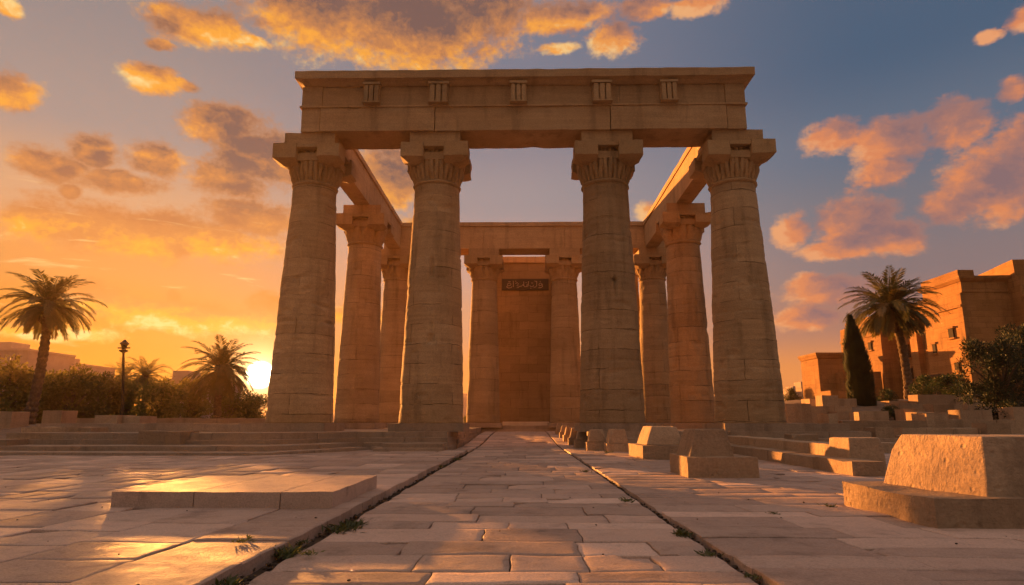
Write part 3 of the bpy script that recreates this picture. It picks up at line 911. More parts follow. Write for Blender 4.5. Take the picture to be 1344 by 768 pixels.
def bx(x0, x1, y0, y1, z0, z1, tp=0.0):
    return ([(x0, y0, z0), (x1, y0, z0), (x1, y1, z0), (x0, y1, z0)], [(x0 + tp, y0 + tp, z1), (x1 - tp, y0 + tp, z1), (x1 - tp, y1 - tp, z1), (x0 + tp, y1 - tp, z1)])


def row(y, *q): return ([(a, b, q[0]) for a, b in q[1]],)


GP = 'slant-sided stone blocks on plinths along the right of the path'
# nearest, cut off by the frame
stone_object('slanted_block', 'largest slant-sided stone block on a broad base, nearest on the right', 'stone block', GP, [
    ('base', *bx(4.04, 5.12, 6.5, 8.3, 0.0, 0.31)), ('base', *bx(5.135, 7.4, 6.5, 8.3, 0.0, 0.31)),
    ('upper_block', [(4.68, 6.66, 0.27), (7.3, 6.66, 0.27), (7.3, 8.15, 0.27), (4.46, 8.15, 0.27)],
     [(4.80, 6.78, 0.90), (7.2, 6.78, 0.90), (7.2, 8.02, 0.90), (4.62, 8.02, 0.90)])], size=0.085, amp=0.010, bev=0.016)
stone_object('slanted_block', 'second slant-sided stone block on a square base, left of the largest one', 'stone block', GP, [
    ('base', *bx(3.08, 4.40, 12.15, 13.6, 0.0, 0.40)),
    ('upper_block', [(3.20, 12.42, 0.37), (4.06, 12.42, 0.37), (4.06, 13.45, 0.37), (3.17, 13.45, 0.37)],
     [(3.37, 12.55, 0.915), (3.97, 12.55, 0.915), (3.97, 13.35, 0.915), (3.33, 13.35, 0.915)])], size=0.1, amp=0.012, bev=0.02)
stone_object('slanted_block', 'third slant-sided stone block partly hidden behind the second', 'stone block', GP, [
    ('base', *bx(3.32, 4.7, 17.9, 20.2, 0.0, 0.40)),
    ('upper_block', [(3.50, 18.3, 0.402), (4.55, 18.3, 0.402), (4.55, 19.8, 0.402), (3.46, 19.8, 0.402)],
     [(3.72, 18.5, 0.93), (4.45, 18.5, 0.93), (4.45, 19.6, 0.93), (3.66, 19.6, 0.93)])], size=0.25)
for i, (x, y, w, d, lab) in enumerate([
        (2.95, 22.6, 0.85, 0.8, 'small slant-sided block at the front corner of the right platform'),
        (2.35, 23.6, 0.80, 0.7, 'small slant-sided block just left of the corner of the right platform'),
        (2.12, 26.0, 0.62, 0.8, 'small rounded block on the path edge under the third column'),
        (2.06, 28.6, 0.58, 0.8, 'second small rounded block along the path edge behind the corner'),
        (2.02, 31.6, 0.56, 0.8, 'third small rounded block along the path edge inside the temple'),
        (2.02, 35.0, 0.56, 0.8, 'fourth small rounded block along the path edge inside the temple'),
        (2.00, 39.0, 0.56, 0.8, 'farthest small block beside the path near the back steps')]):
    z = ramp_z(y)
    stone_object('slanted_block', lab, 'stone block', GP, [
        ('base', *bx(x, x + w, y, y + d, z - 0.02, z + 0.32)),
        ('upper_block', *bx(x + 0.06, x + w - 0.08, y + 0.08, y + d - 0.06, z + 0.322, z + 0.80 - 0.02 * i, 0.09))], size=0.25)

# flat slab on the left plaza
bm = bmesh.new()
box(bm, -4.82, -3.86, 7.58, 9.85, 0.0, 0.25); box(bm, -3.848, -2.84, 7.58, 9.85, 0.0, 0.25); box(bm, -2.828, -2.22, 7.58, 9.85, 0.0, 0.25)
weather(bm, 0.18, 0.009, 0.02, 1.9, 4)
tag(link('low_plinth', bm, M_PAVE, origin=(-3.8, 9.4, 0.075)), 'broad flat stone slab lying low on the left plaza', 'slab')
me_ = bpy.data.objects['low_plinth'].data
ca = me_.color_attributes.new('tint', 'FLOAT_COLOR', 'POINT')
for i in range(len(ca.data)): ca.data[i].color = (0.5, 0.5, 0.35, 1)

# long ledges on the right, running towards the viewer
def wall_thing(name, label, cat, pts, depth, z0, z1, seed, group=None, mat=M_BLOCK, lmin=0.9, lmax=1.9, inward=1, size=0.35):
    bm = bmesh.new(); block_row(bm, pts, depth, z0, z1, random.Random(seed), lmin, lmax, inward)
    weather(bm, size, 0.022, 0.03, 1.9, 4, chips=0.14)
    return tag(link(name, bm, mat, origin=(pts[0][0], pts[0][1], z0)), label, cat, group)


GW = 'low stone walls and ledges right of the temple'
wall_thing('stone_ledge', 'low front ledge of long blocks running from the second block to the temple', 'ledge', [(6.75, 24.1), (6.42, 12.7)], 0.62, 0.0, 0.30, 21, GW, inward=1)
wall_thing('stone_ledge', 'upper ledge of long blocks set behind the low front ledge', 'ledge', [(7.42, 24.1), (7.08, 14.9)], 0.7, 0.0, 0.55, 22, GW)
stone_object('stone_block', 'squared upright block ending the upper ledge left of the largest block', 'stone block', None, [('x', *bx(6.98, 7.75, 13.9, 14.85, 0.0, 0.72, 0.02))])
stone_object('stone_block', 'pinkish squared block resting on the right platform steps', 'stone block', None, [('x', *bx(9.75, 10.7, 23.3, 24.15, 0.0, 0.62, 0.02))])
wall_thing('stone_ledge', 'very long low ledge crossing the right side behind the largest block', 'ledge', [(15.6, 25.6), (34, 25.6)], 1.6, -0.05, 0.52, 23, GW)
wall_thing('stone_ledge', 'long dark ledge continuing the right platform steps sideways', 'ledge', [(8.4, 21.8), (24, 21.8)], 0.9, 0.0, 0.36, 24, GW)


def pxwall(name, label, cat, px0, px1, py0, py1, Y, depth, seed, group=GW, mat=M_BLOCK, Y1=None, tilt=0.0):
    """low wall or block at a chosen depth, sized from the survey photograph"""
    a, b = at(px0, py1, Y), at(px1, py0, Y if Y1 is None else Y1)
    zt = at((px0 + px1) / 2, py0, Y).z
    return wall_thing(name, label, cat, [(a.x, Y), (b.x, Y if Y1 is None else Y1)], depth, min(a.z - 0.5, zt - 0.4), zt, seed, group, mat, 0.8, 1.7)


pxwall('stone_block', 'weathered cube of stone at the right end of the temple platform', 'stone block', 1033, 1064, 530, 553, 30.0, 1.0, 31, None)
pxwall('stone_block', 'upright sunlit block ending the right plinth', 'stone block', 1089, 1099, 543, 566, 27.0, 1.0, 32, None)
pxwall('rubble_wall', 'broken stone wall below the small gatehouse', 'wall', 1064, 1118, 533, 553, 34, 1.0, 33)
pxwall('rubble_wall', 'upper course of broken stones between the cypress and the gatehouse', 'wall', 1064, 1124, 523, 540, 40, 1.2, 34)
pxwall('terrace_wall', 'low terrace wall at the foot of the cypress', 'wall', 1100, 1166, 540, 553, 33, 1.0, 35)
pxwall('terrace_wall', 'long lower terrace wall right of the temple plinth', 'wall', 1106, 1217, 552, 568, 29, 1.0, 36)
pxwall('stone_block', 'squared sunlit block at the left end of the right terrace wall', 'stone block', 1218, 1243, 543, 568, 29, 1.1, 37, None)
pxwall('terrace_wall', 'terrace wall of big blocks at the right below the dark bush', 'wall', 1245, 1333, 551, 570, 29.3, 1.0, 38)
pxwall('terrace_wall', 'second terrace wall above the right terrace', 'wall', 1205, 1325, 541, 554, 33, 1.0, 39)
pxwall('terrace_wall', 'third terrace wall of mixed light blocks below the round bush', 'wall', 1175, 1262, 530, 545, 37, 1.0, 40)
pxwall('terrace_wall', 'topmost terrace wall left of the dark bush', 'wall', 1206, 1270, 518, 534, 40, 1.0, 41)
pxwall('terrace_wall', 'shaded terrace wall behind the dark bush at the right', 'wall', 1271, 1326, 518, 541, 38.6, 1.0, 42)
pxwall('terrace_wall', 'short terrace wall at the foot of the right palm', 'wall', 1168, 1206, 526, 536, 41, 1.0, 43)
pxwall('stone_block', 'lone block at the far right edge beyond the dark bush', 'stone block', 1333, 1362, 534, 556, 31, 1.0, 44, None)
pxwall('stone_ledge', 'thin ledge between the right terrace and the largest block', 'ledge', 1185, 1345, 562, 572, 27.6, 0.9, 45)

EX = [('tall sunlit block standing on the lower terrace wall by the cypress', 1128, 1146, 541, 556, 31.5), ('flat sunlit slab on the right terrace beside the dark shrub', 1188, 1214, 537, 549, 34.5),
      ('pale cube on the second terrace below the palm', 1182, 1203, 529, 541, 35.8), ('long sunlit block on the terrace under the big dark tree', 1262, 1302, 538, 552, 31.2),
      ('squat block before the gatehouse on the rubble', 1080, 1100, 519, 533, 38.5), ('half sunk block at the foot of the second terrace wall', 1226, 1252, 531, 543, 34.2),
      ('small tilted block between the terrace ledge and the largest block', 1150, 1172, 561, 572, 25.2), ('narrow block on the thin ledge at the far right', 1296, 1326, 556, 567, 27.2)]
for i, (lab, a_, b_, c_, d_, Y_) in enumerate(EX): pxwall('stone_block', lab, 'stone block', a_, b_, c_, d_, Y_, 0.9, 70 + i, 'stray blocks on the right terraces')

GL = 'stone blocks and low walls left of the temple'
pxwall('stone_wall', 'broad low wall at the far left behind the lowest step', 'wall', 5, 115, 569, 590, 21.5, 1.3, 51, GL)
pxwall('stone_wall', 'upper course lying on the broad far left wall', 'wall', 27, 120, 561, 572, 22.9, 1.0, 52, GL)
pxwall('stone_block', 'pale block cut by the left edge of the picture', 'stone block', -22, 10, 577, 593, 20.2, 0.9, 53, GL)
pxwall('stone_wall', 'pair of stepped courses between the far left wall and the brown block', 'wall', 116, 186, 571, 584, 21.6, 0.9, 54, GL)
pxwall('stone_block', 'big square brown block on the left platform', 'stone block', 180, 238, 566, 584, 20.9, 1.2, 55, GL)
pxwall('stone_block', 'dark squared block in front of the lamp post', 'stone block', 121, 154, 545, 572, 27.0, 1.3, 56, GL)
pxwall('stone_block', 'reddish stacked block right of the dark squared block', 'stone block', 155, 184, 546, 571, 27.4, 1.3, 57, GL)
pxwall('stone_block', 'pinkish block behind the leaning palm', 'stone block', 54, 82, 539, 556, 33, 1.2, 58, GL)
pxwall('stone_block', 'low pink stone at the left edge before the hedge', 'stone block', -5, 17, 540, 560, 32, 1.2, 59, GL)
pxwall('stone_wall', 'long low wall under the second palm behind the left steps', 'wall', 215, 352, 557, 570, 27.5, 1.0, 60, GL)
pxwall('stone_wall', 'far garden wall before the left hedge', 'wall', 60, 350, 549, 560, 44, 0.8, 61, GL)


# ------------------------------------------------------------------ ruin building on the right
def wall_mass(bm, quad, z0, z1, batter=0.0):
    c = sum((Vector((q[0], q[1], 0)) for q in quad), Vector()) / 4
    top = [(q[0] + (c.x - q[0]) * batter, q[1] + (c.y - q[1]) * batter, z1) for q in quad]
    hexa(bm, [(q[0], q[1], z0) for q in quad], top)


ruin = empty('temple_ruin', (50, 68, 2.4), 'massive sandstone ruin with a sunlit flank and flat cornice behind the right palm', 'building')
def rp(name, mat, fn, size=1.2, amp=0.04, bev=0.06):
    bm = bmesh.new(); fn(bm); weather(bm, size, amp, bev, 0.6, 4); return link(name, bm, mat, ruin)
gz = 1.6
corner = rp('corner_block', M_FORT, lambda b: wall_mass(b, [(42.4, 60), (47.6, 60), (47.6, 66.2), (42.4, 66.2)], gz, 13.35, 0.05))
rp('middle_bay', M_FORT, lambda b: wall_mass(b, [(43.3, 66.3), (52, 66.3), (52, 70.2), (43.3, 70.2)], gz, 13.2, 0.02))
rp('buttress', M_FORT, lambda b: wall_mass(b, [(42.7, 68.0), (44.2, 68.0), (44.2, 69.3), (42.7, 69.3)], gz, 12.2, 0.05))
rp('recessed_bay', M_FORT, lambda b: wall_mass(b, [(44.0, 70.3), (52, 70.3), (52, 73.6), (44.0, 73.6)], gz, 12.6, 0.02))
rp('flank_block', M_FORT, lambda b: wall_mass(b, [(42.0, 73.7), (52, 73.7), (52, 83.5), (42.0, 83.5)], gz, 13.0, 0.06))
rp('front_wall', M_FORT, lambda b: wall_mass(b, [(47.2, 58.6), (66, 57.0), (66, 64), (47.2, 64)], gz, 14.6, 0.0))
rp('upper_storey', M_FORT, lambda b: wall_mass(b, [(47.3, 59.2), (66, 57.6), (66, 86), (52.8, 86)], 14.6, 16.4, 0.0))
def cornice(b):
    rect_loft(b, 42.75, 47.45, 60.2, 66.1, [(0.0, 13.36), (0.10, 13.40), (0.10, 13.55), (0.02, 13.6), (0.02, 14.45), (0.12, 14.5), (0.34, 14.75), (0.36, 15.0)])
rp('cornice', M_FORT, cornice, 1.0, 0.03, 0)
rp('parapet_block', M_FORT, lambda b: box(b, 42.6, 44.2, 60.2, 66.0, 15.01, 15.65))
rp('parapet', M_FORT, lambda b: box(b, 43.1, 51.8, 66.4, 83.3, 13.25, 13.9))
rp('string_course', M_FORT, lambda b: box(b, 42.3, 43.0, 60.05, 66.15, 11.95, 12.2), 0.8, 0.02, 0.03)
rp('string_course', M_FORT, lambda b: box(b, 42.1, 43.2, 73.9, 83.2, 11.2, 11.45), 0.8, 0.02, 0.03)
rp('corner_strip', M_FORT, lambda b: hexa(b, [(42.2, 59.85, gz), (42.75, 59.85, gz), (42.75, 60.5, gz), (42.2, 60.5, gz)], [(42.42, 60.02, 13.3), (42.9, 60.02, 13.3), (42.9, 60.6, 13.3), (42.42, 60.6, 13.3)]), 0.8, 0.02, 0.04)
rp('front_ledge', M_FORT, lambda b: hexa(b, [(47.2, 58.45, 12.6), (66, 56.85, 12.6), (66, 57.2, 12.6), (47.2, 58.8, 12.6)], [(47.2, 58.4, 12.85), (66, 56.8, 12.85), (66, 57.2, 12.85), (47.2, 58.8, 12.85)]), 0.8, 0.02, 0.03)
def opening(name, x, y, w, z0, z1, par, face='x'):
    bm = bmesh.new()
    if face == 'x':
        box(bm, x - 0.12, x + 0.12, y - w / 2, y + w / 2, z0, z1)
    else:
        box(bm, x - w / 2, x + w / 2, y - 0.12, y + 0.12, z0, z1)
    f = link(name, bm, M_DARK, ruin)
    for nm, za, zb in (('lintel', z1 + .005, z1 + .2), ('sill', z0 - .16, z0 - .005)):
        bm = bmesh.new()
        if face == 'x': box(bm, x - 0.2, x + 0.1, y - w / 2 - .16, y + w / 2 + .16, za, zb)
        else: box(bm, x - w / 2 - .16, x + w / 2 + .16, y - .2, y + .1, za, zb)
        weather(bm, 0.5, 0.02, 0.02, 1.0, 2)
        link(nm, bm, M_FORT, f)
opening('window', 42.44, 62.0, 0.7, 9.2, 10.1, ruin)
opening('window', 42.42, 61.8, 0.6, 6.0, 6.7, ruin)
opening('window', 43.30, 66.9, 0.8, 8.6, 10.4, ruin)
opening('window', 43.98, 72.0, 0.9, 8.2, 9.7, ruin)
opening('window', 43.96, 71.6, 0.8, 3.6, 5.0, ruin)
opening('window', 42.2, 76.2, 0.6, 9.6, 10.5, ruin)
opening('window', 42.25, 80.6, 0.5, 8.2, 8.9, ruin)
opening('window', 42.50, 64.9, 0.5, 8.0, 8.9, ruin)
opening('window', 43.99, 71.9, 0.8, 5.8, 7.0, ruin)
opening('window', 50.6, 58.3, 0.7, 9.0, 10.2, ruin, 'y')
opening('door', 42.34, 64.6, 1.1, 2.6, 5.2, ruin)
opening('door', 43.3, 67.3, 0.9, 2.6, 4.6, ruin)
bm = bmesh.new(); box(bm, 42.0, 42.5, 64.0, 68.0, 5.6, 5.8); box(bm, 42.0, 42.45, 63.9, 64.1, 2.2, 5.6)
link('door_canopy', bm, M_BARK, ruin)

gate = empty('gatehouse', (36.5, 75, 2.2), 'small flat topped stone gatehouse left of the cypress', 'building')
def gp(name, fn, mat=M_FORT, bev=0.05):
    bm = bmesh.new(); fn(bm); weather(bm, 0.9, 0.03, bev, 0.8, 3); return link(name, bm, mat, gate)
a, b = at(1078, 523, 75), at(1113, 463, 75)
gp('tower', lambda q: wall_mass(q, [(a.x, 75), (b.x + .2, 75), (b.x + .2, 79.5), (a.x - .1, 79.5)], 1.2, b.z - 0.7, 0.02))
gp('cornice', lambda q: rect_loft(q, a.x, b.x + .2, 75, 79.4, [(-0.02, b.z - .69), (0.1, b.z - .6), (0.28, b.z - 0.2), (0.3, b.z)]), bev=0)
gp('low_wing', lambda q: wall_mass(q, [(a.x + 1.9, 73.2), (b.x + 2.6, 73.2), (b.x + 2.6, 75.5), (a.x + 1.9, 75.5)], 1.2, at(1100, 488, 73.2).z))
gp('forewall', lambda q: wall_mass(q, [(a.x - .1, 72.4), (a.x + 1.8, 72.4), (a.x + 1.8, 75.2), (a.x - .1, 75.2)], 1.2, at(1088, 513, 73).z))
d0 = at(1112, 525, 73.1)
bm = bmesh.new(); box(bm, d0.x - 0.5, d0.x + 0.5, 73.05, 73.3, 1.6, 4.6); link('door', bm, M_DARK, gate)

# distant town
def far_block(label, px0, px1, py, Y, extra=None, name='apartment_block'):
    a, b = at(px0, py, Y), at(px1, py, Y)
    root = empty(name, ((a.x + b.x) / 2, Y, 0), label, 'building', 'far town buildings')
    bm = bmesh.new(); box(bm, a.x, b.x, Y, Y + 14, -1, a.z)
    link('walls', bm, M_FAR, root)
    bm = bmesh.new(); w = b.x - a.x
    box(bm, a.x + w * .1, a.x + w * .45, Y + 1, Y + 6, a.z + 0.01, a.z + 1.6); box(bm, a.x - .15, b.x + .15, Y - .15, Y + 14.1, a.z - 0.35, a.z - 0.003)
    link('roof', bm, M_FAR, root)
    n = max(2, int(w / 3)); fl = max(1, int((a.z - 2) / 3.2))
    for i in range(n):
        for j in range(fl):
            x = a.x + w * (i + .5) / n; z = a.z - 2.2 - 3.2 * j
            bm = bmesh.new(); box(bm, x - .55, x + .55, Y - .05, Y + .2, z - .6, z + .8); link('window', bm, M_DARK, root)
far_block('pale apartment block at the left edge behind the leaning palm', -14, 38, 458, 130)
far_block('pale apartment block just right of the leaning palm', 64, 103, 477, 150)
far_block('long low flat roofed building behind the second palm', 216, 276, 497, 120, name='low_building')
far_block('taller pale tower block between the right column and the gatehouse', 1052, 1068, 508, 190)
far_block('lower pale block left of the distant tower', 1042, 1052, 514, 185)
far_block('low pale block right of the distant tower', 1068, 1081, 511, 200)

# far ridge
bm = bmesh.new()
prev = None
for i in range(121):
    azi = -60 + i
    r0, r1 = 330.0, 395.0
    e = 2.4 * sstep(azi, -20, -11) * (1 - sstep(azi, 2, 14)) + 0.25 + 0.25 * noise.noise(Vector((azi * 0.16, 2, 0)))
    hgt = r1 * math.tan(R(max(e, 0.1)))
    s, c = math.sin(R(azi)), math.cos(R(azi))
    curr = [bm.verts.new((r0 * s, r0 * c, -1)), bm.verts.new(((r0 + 40) * s, (r0 + 40) * c, hgt * 0.7 + noise.noise(Vector((azi * .4, 5, 1))))), bm.verts.new((r1 * s, r1 * c, hgt)), bm.verts.new(((r1 + 18) * s, (r1 + 18) * c, -1))]
    if prev:
        for k in range(3): bm.faces.new((prev[k], curr[k], curr[k + 1], prev[k + 1]))
    prev = curr
tag(link('hills', bm, M_HILL, smooth=True), 'low hazy desert ridge on the horizon', kind='structure')


# ------------------------------------------------------------------ plants
def leaf(bm, p, d, n, L, w):
    d = d.normalized(); s = d.cross(n)
    if s.length < 1e-4: s = d.cross(Vector((1, 0, 0)))
    s.normalize()
    v = [bm.verts.new(p), bm.verts.new(p + d * L * .5 + s * w), bm.verts.new(p + d * L), bm.verts.new(p + d * L * .5 - s * w)]
    bm.faces.new(v)


def palm(name, label, base, top, crownR, nf, seed, r0=0.34, leaflets=34, dry=0.12, droop=1.0, group='date palms'):
    rng = random.Random(seed)
    base, top = Vector(base), Vector(top)
    root = empty(name, base, label, 'palm tree', group)
    bm = bmesh.new()
    n = 46; pts = []; rad = []
    for i in range(n + 1):
        u = i / n
        p = base.lerp(top, u); bend = math.sin(u * math.pi) * 0.03 * (top - base).length
        p += Vector((bend * (1 if seed % 2 else -1), 0, 0))
        pts.append(p); rad.append(r0 * (1.35 - 0.5 * min(1, u * 3.0) if u < .2 else 1.02 - 0.22 * u) * (1.12 if i % 2 else 0.94) * (1.25 if u > 0.93 else 1.0))
    tube(bm, pts, rad, 14)
    for v in bm.verts: v.co += noise.noise_vector(v.co * 5) * 0.03
    # stubs of cut fronds just under the crown
    for k in range(46):
        u = rng.uniform(0.80, 1.0); c = base.lerp(top, u); a = rng.uniform(0, 6.28)
        o = Vector((math.cos(a), math.sin(a), 0.9)); o.normalize()
        tube(bm, [c + o * r0 * .6, c + o * (r0 + .28)], [0.09, 0.04], 5)
    link('trunk', bm, M_TRUNK, root)
    green, dead = bmesh.new(), bmesh.new()
    for k in range(nf):
        u = k / nf
        a = k * 2.39996 + rng.uniform(-.2, .2)
        el = R(82 - 125 * u ** 0.85 + rng.uniform(-8, 8))
        L = crownR * rng.uniform(0.88, 1.1) * (0.82 + 0.25 * math.sin(math.pi * min(1, u + .15)))
        isdry = rng.random() < dry * (2.6 if u > .75 else 0.35)
        b = dead if isdry else green
        h = Vector((math.cos(a), math.sin(a), 0))
        p = top + Vector((0, 0, rng.uniform(-.35, .15))) + h * 0.12
        ang = el; seg = 12; spts = [p.copy()]; dirs = []
        for s in range(seg):
            d = h * math.cos(ang) + Vector((0, 0, math.sin(ang)))
            dirs.append(d)
            p = p + d * (L / seg); spts.append(p.copy())
            ang -= R((5.2 + 4.5 * s / seg) * droop * (1.0 if el > -0.3 else 0.6)) * max(0.15, math.cos(ang * .8))
        tube(b, spts, [0.035 * (1 - .8 * i / seg) + .006 for i in range(seg + 1)], 4, False)
        for i in range(leaflets):
            f = 0.12 + 0.88 * i / leaflets
            s = min(seg - 1, int(f * seg)); q = spts[s].lerp(spts[s + 1], f * seg - s); d = dirs[s]
            side = h.cross(Vector((0, 0, 1))); up = side.cross(d).normalized()
            if up.z < 0: up = -up
            ll = crownR * 0.20 * (math.sin(math.pi * (0.12 + 0.80 * f)) ** 0.7) * rng.uniform(.8, 1.15)
            for sg in (-1, 1):
                dd = d * (0.75 + .3 * f) + side * sg * 0.8 + up * rng.uniform(0.0, .35) + Vector((0, 0, -0.25 - .25 * rng.random()))
                leaf(b, q, dd, up, ll, ll * 0.05 + 0.010)
    me = bpy.data.meshes.new('t'); 
    o = link('crown', green, M_PALM, root)
    if len(dead.verts): link('dry_fronds', dead, M_PALMDRY, root)
    else: dead.free()
    return root


def crown_mesh(bm, rng, clumps, n, L, w, up=0.25):
    """leaves gathered in clumps"""
    wts = [c[1] ** 2 for c in clumps]; tot = sum(wts)
    for (c, r), wt in zip(clumps, wts):
        for _ in range(int(n * wt / tot)):
            d = Vector((rng.gauss(0, 1), rng.gauss(0, 1), rng.gauss(0, 1))); d.normalize()
            p = c + d * r * (rng.random() ** 0.45) * Vector((1, 1, .8)).length / 1.62
            o = (d + Vector((rng.gauss(0, .6), rng.gauss(0, .6), rng.gauss(up, .5))))
            nn = Vector((rng.gauss(0, 1), rng.gauss(0, 1), rng.gauss(0.5, 1)))
            leaf(bm, p, o, nn, L * rng.uniform(.6, 1.3), w * rng.uniform(.7, 1.3))


def tree_meshes(seed, W, H, n, L, w, nclump, mat, trunk_h, cr=1.0):
    rng = random.Random(seed)
    bm = bmesh.new(); cl = []
    tb = bmesh.new()
    tube(tb, [(0, 0, -.3), (rng.uniform(-.1, .1), 0, trunk_h * .5), (rng.uniform(-.2, .2), .1, trunk_h), (0, 0, H * .7)], [W * .055, W * .045, W * .038, W * .012], 8)
    for k in range(nclump):
        a = rng.uniform(0, 6.28); q = rng.random() ** .6
        zc = trunk_h * .55 + (H - trunk_h * .55) * rng.uniform(0.02, 0.90)
        prof = math.sin(math.pi * min(1, max(0.12, (zc / H) * 0.86 + .1))) ** .6
        c = Vector((math.cos(a) * W * .5 * q * prof * .85, math.sin(a) * W * .5 * q * prof * .85, zc))
        r = W * rng.uniform(.11, .20) * cr; cl.append((c, r))
        tube(tb, [(0, 0, min(trunk_h, c.z * .7)), (c.x * .5, c.y * .5, c.z * .8), c], [W * .02, W * .012, W * .004], 5)
    crown_mesh(bm, rng, cl, n, L, w)
    mc = bpy.data.meshes.new('crown'); bm.to_mesh(mc); bm.free(); mc.materials.append(mat)
    mt = bpy.data.meshes.new('trunk'); tb.to_mesh(mt); tb.free(); mt.materials.append(M_BARK)
    return mc, mt


def place_tree(name, label, cat, meshes, loc, s=(1, 1, 1), rz=0.0, group=None):
    root = bpy.data.objects.new(name, None); COL.objects.link(root); root.location = loc; root.scale = s; root.rotation_euler.z = rz
    tag(root, label, cat, group)
    for nm, me in zip(('crown', 'trunk'), meshes):
        o = bpy.data.objects.new(nm, me); COL.objects.link(o); o.parent = root
    return root


# palms
b = at(34, 566, 40); t_ = at(64, 398, 40)
palm('date_palm', 'tall leaning date palm at the far left with a drooping crown', (b.x, 40, 0.6), t_, 3.1, 58, 11, 0.30, dry=.1)
b = at(286, 562, 52); t_ = at(291, 483, 52)
palm('date_palm', 'date palm left of the sun and the first column', (b.x, 52, 0.4), t_, 3.4, 62, 12, 0.30)
t_ = at(191, 493, 78)
palm('date_palm', 'short distant date palm right of the lamp post', (t_.x, 78, 0.5), t_, 3.3, 50, 13, 0.34, leaflets=22)
t_ = at(163, 496, 86)
palm('date_palm', 'most distant date palm hidden behind the lamp post', (t_.x, 86, 0.5), t_, 3.4, 44, 14, 0.34, leaflets=20)
b = at(1194, 527, 48); t_ = at(1170, 402, 48)
palm('date_palm', 'full crowned date palm standing before the sunlit ruin on the right', (b.x, 48, 2.1), t_, 3.5, 100, 15, 0.31, leaflets=40, dry=.2, droop=0.98)

# cypress
c0 = at(1135, 541, 41)
def cypress():
    rng = random.Random(5); H = at(1124, 419, 41).z - 1.4; bm = bmesh.new(); tb = bmesh.new()
    root = empty('cypress_tree', (c0.x, 41, 1.4), 'dark narrow cypress tree right of the temple', 'tree')
    W = 0.72
    for k in range(15000):
        u = rng.random() ** 1.25
        prof = (math.sin(min(1.0, (1 - u) * 1.7) * PI / 2) ** .9) * (0.82 + .18 * min(1, u * 6))
        a = rng.uniform(0, 6.28)
        lump = 1 + 0.26 * noise.noise(Vector((math.cos(a) * 2, math.sin(a) * 2, u * 9))) + .07 * noise.noise(Vector((math.cos(a) * 5, math.sin(a) * 5, u * 30)))
        r = W * prof * lump * (1 - .35 * rng.random() ** 2.2)
        p = Vector((c0.x + math.cos(a) * r - 0.28 * u, 41 + math.sin(a) * r, 1.5 + u * H))
        leaf(bm, p, Vector((math.cos(a) * .5, math.sin(a) * .5, 1.0 + rng.uniform(-.4, .4))), Vector((math.cos(a), math.sin(a), rng.uniform(-.6, .6))), rng.uniform(.14, .30) * (1.7 if rng.random() < .06 else 1.0), rng.uniform(.03, .055))
    tube(tb, [(c0.x, 41, 1.2), (c0.x - .15, 41, 1.5 + H * .6), (c0.x - .27, 41, 1.5 + H * .97)], [.2, .12, .02], 8)
    link('crown', bm, M_CYP, root); link('trunk', tb, M_BARK, root)
cypress()

# trees of the left garden
TA = tree_meshes(1, 6.0, 5.6, 5200, .34, .085, 26, M_TREE, 1.6)
TB = tree_meshes(2, 6.4, 5.0, 5200, .32, .085, 30, M_TREE, 1.2)
TC = tree_meshes(3, 5.4, 6.0, 5200, .34, .085, 24, M_TREE, 1.7)
GT = 'garden trees behind the left steps'
for i, (px, ptop, Y, m_, lab) in enumerate([
        (-22, 476, 46, TC, 'dark round tree cut by the left edge of the picture'),
        (16, 478, 54, TA, 'broad tree left of the leaning palm trunk'),
        (62, 492, 60, TB, 'low tree behind the leaning palm trunk'),
        (98, 487, 55, TA, 'wide tree between the leaning palm and the lamp post'),
        (134, 491, 62, TC, 'tree just left of the lamp post'),
        (172, 503, 66, TB, 'low tree at the foot of the distant palms'),
        (215, 501, 60, TA, 'rounded tree right of the distant palms'),
        (252, 499, 64, TC, 'tree left of the second palm trunk'),
        (304, 514, 68, TB, 'low tree right of the second palm trunk'),
        (334, 518, 72, TA, 'low tree below the sun')]):
    tp = at(px, ptop, Y); H0 = {id(TA): 5.6, id(TB): 5.0, id(TC): 6.0}[id(m_)]
    k = (tp.z - 0.3) / (H0 * 0.98)
    place_tree('garden_tree', lab, 'tree', m_, (tp.x, Y, 0.2), (max(k, 0.85), max(k, 0.85), k), i * 1.3, GT)
for px, ptop, Y, lab in ((500, 520, 70, 'small far tree in the gap behind the second column'), (612, 546, 66, 'tiny far shrub in the gap left of the rear column')):
    tp = at(px, ptop, Y); k = max(0.12, (tp.z - 0.2) / 5.6)
    place_tree('far_tree', lab, 'tree', TA, (tp.x, Y, 0.2), (k * .5, k * .5, k), 1.0)

# bushes and trees on the right
BA = tree_meshes(21, 2.4, 1.8, 4200, .13, .035, 26, M_BUSH, .5)
BB = tree_meshes(22, 4.6, 4.4, 13000, .17, .026, 44, M_CYP, 1.3, 0.66)
def bush(label, px, ptop, pbot, Y, wpx, meshes, H0, W0, name='bush', cat='bush', rz=0.0):
    b_ = at(px, pbot, Y); tp = at(px, ptop, Y); w = at(px + wpx / 2, pbot, Y).x - at(px - wpx / 2, pbot, Y).x
    return place_tree(name, label, cat, meshes, (b_.x, Y, b_.z), (w / W0, w / W0, (tp.z - b_.z) / H0), rz)
bush('dark rounded bush just right of the cypress', 1163, 513, 535, 43, 25, BA, 1.7, 2.3)
bush('flat topped bush on a short stem beside the palm trunk', 1214, 496, 524, 46, 36, BA, 1.7, 2.4, rz=1.0)
bush('spreading green bush left of the big dark tree', 1258, 494, 522, 42, 62, BA, 1.7, 2.3, rz=2.0)
bush('low dark shrub on the terrace wall right of the cypress', 1174, 534, 549, 36, 26, BA, 1.7, 2.3, rz=3.0)
bush('big dark bushy tree at the right edge before the ruin', 1322, 438, 566, 33, 108, BB, 4.5, 4.4, 'bushy_tree', 'tree', .4)
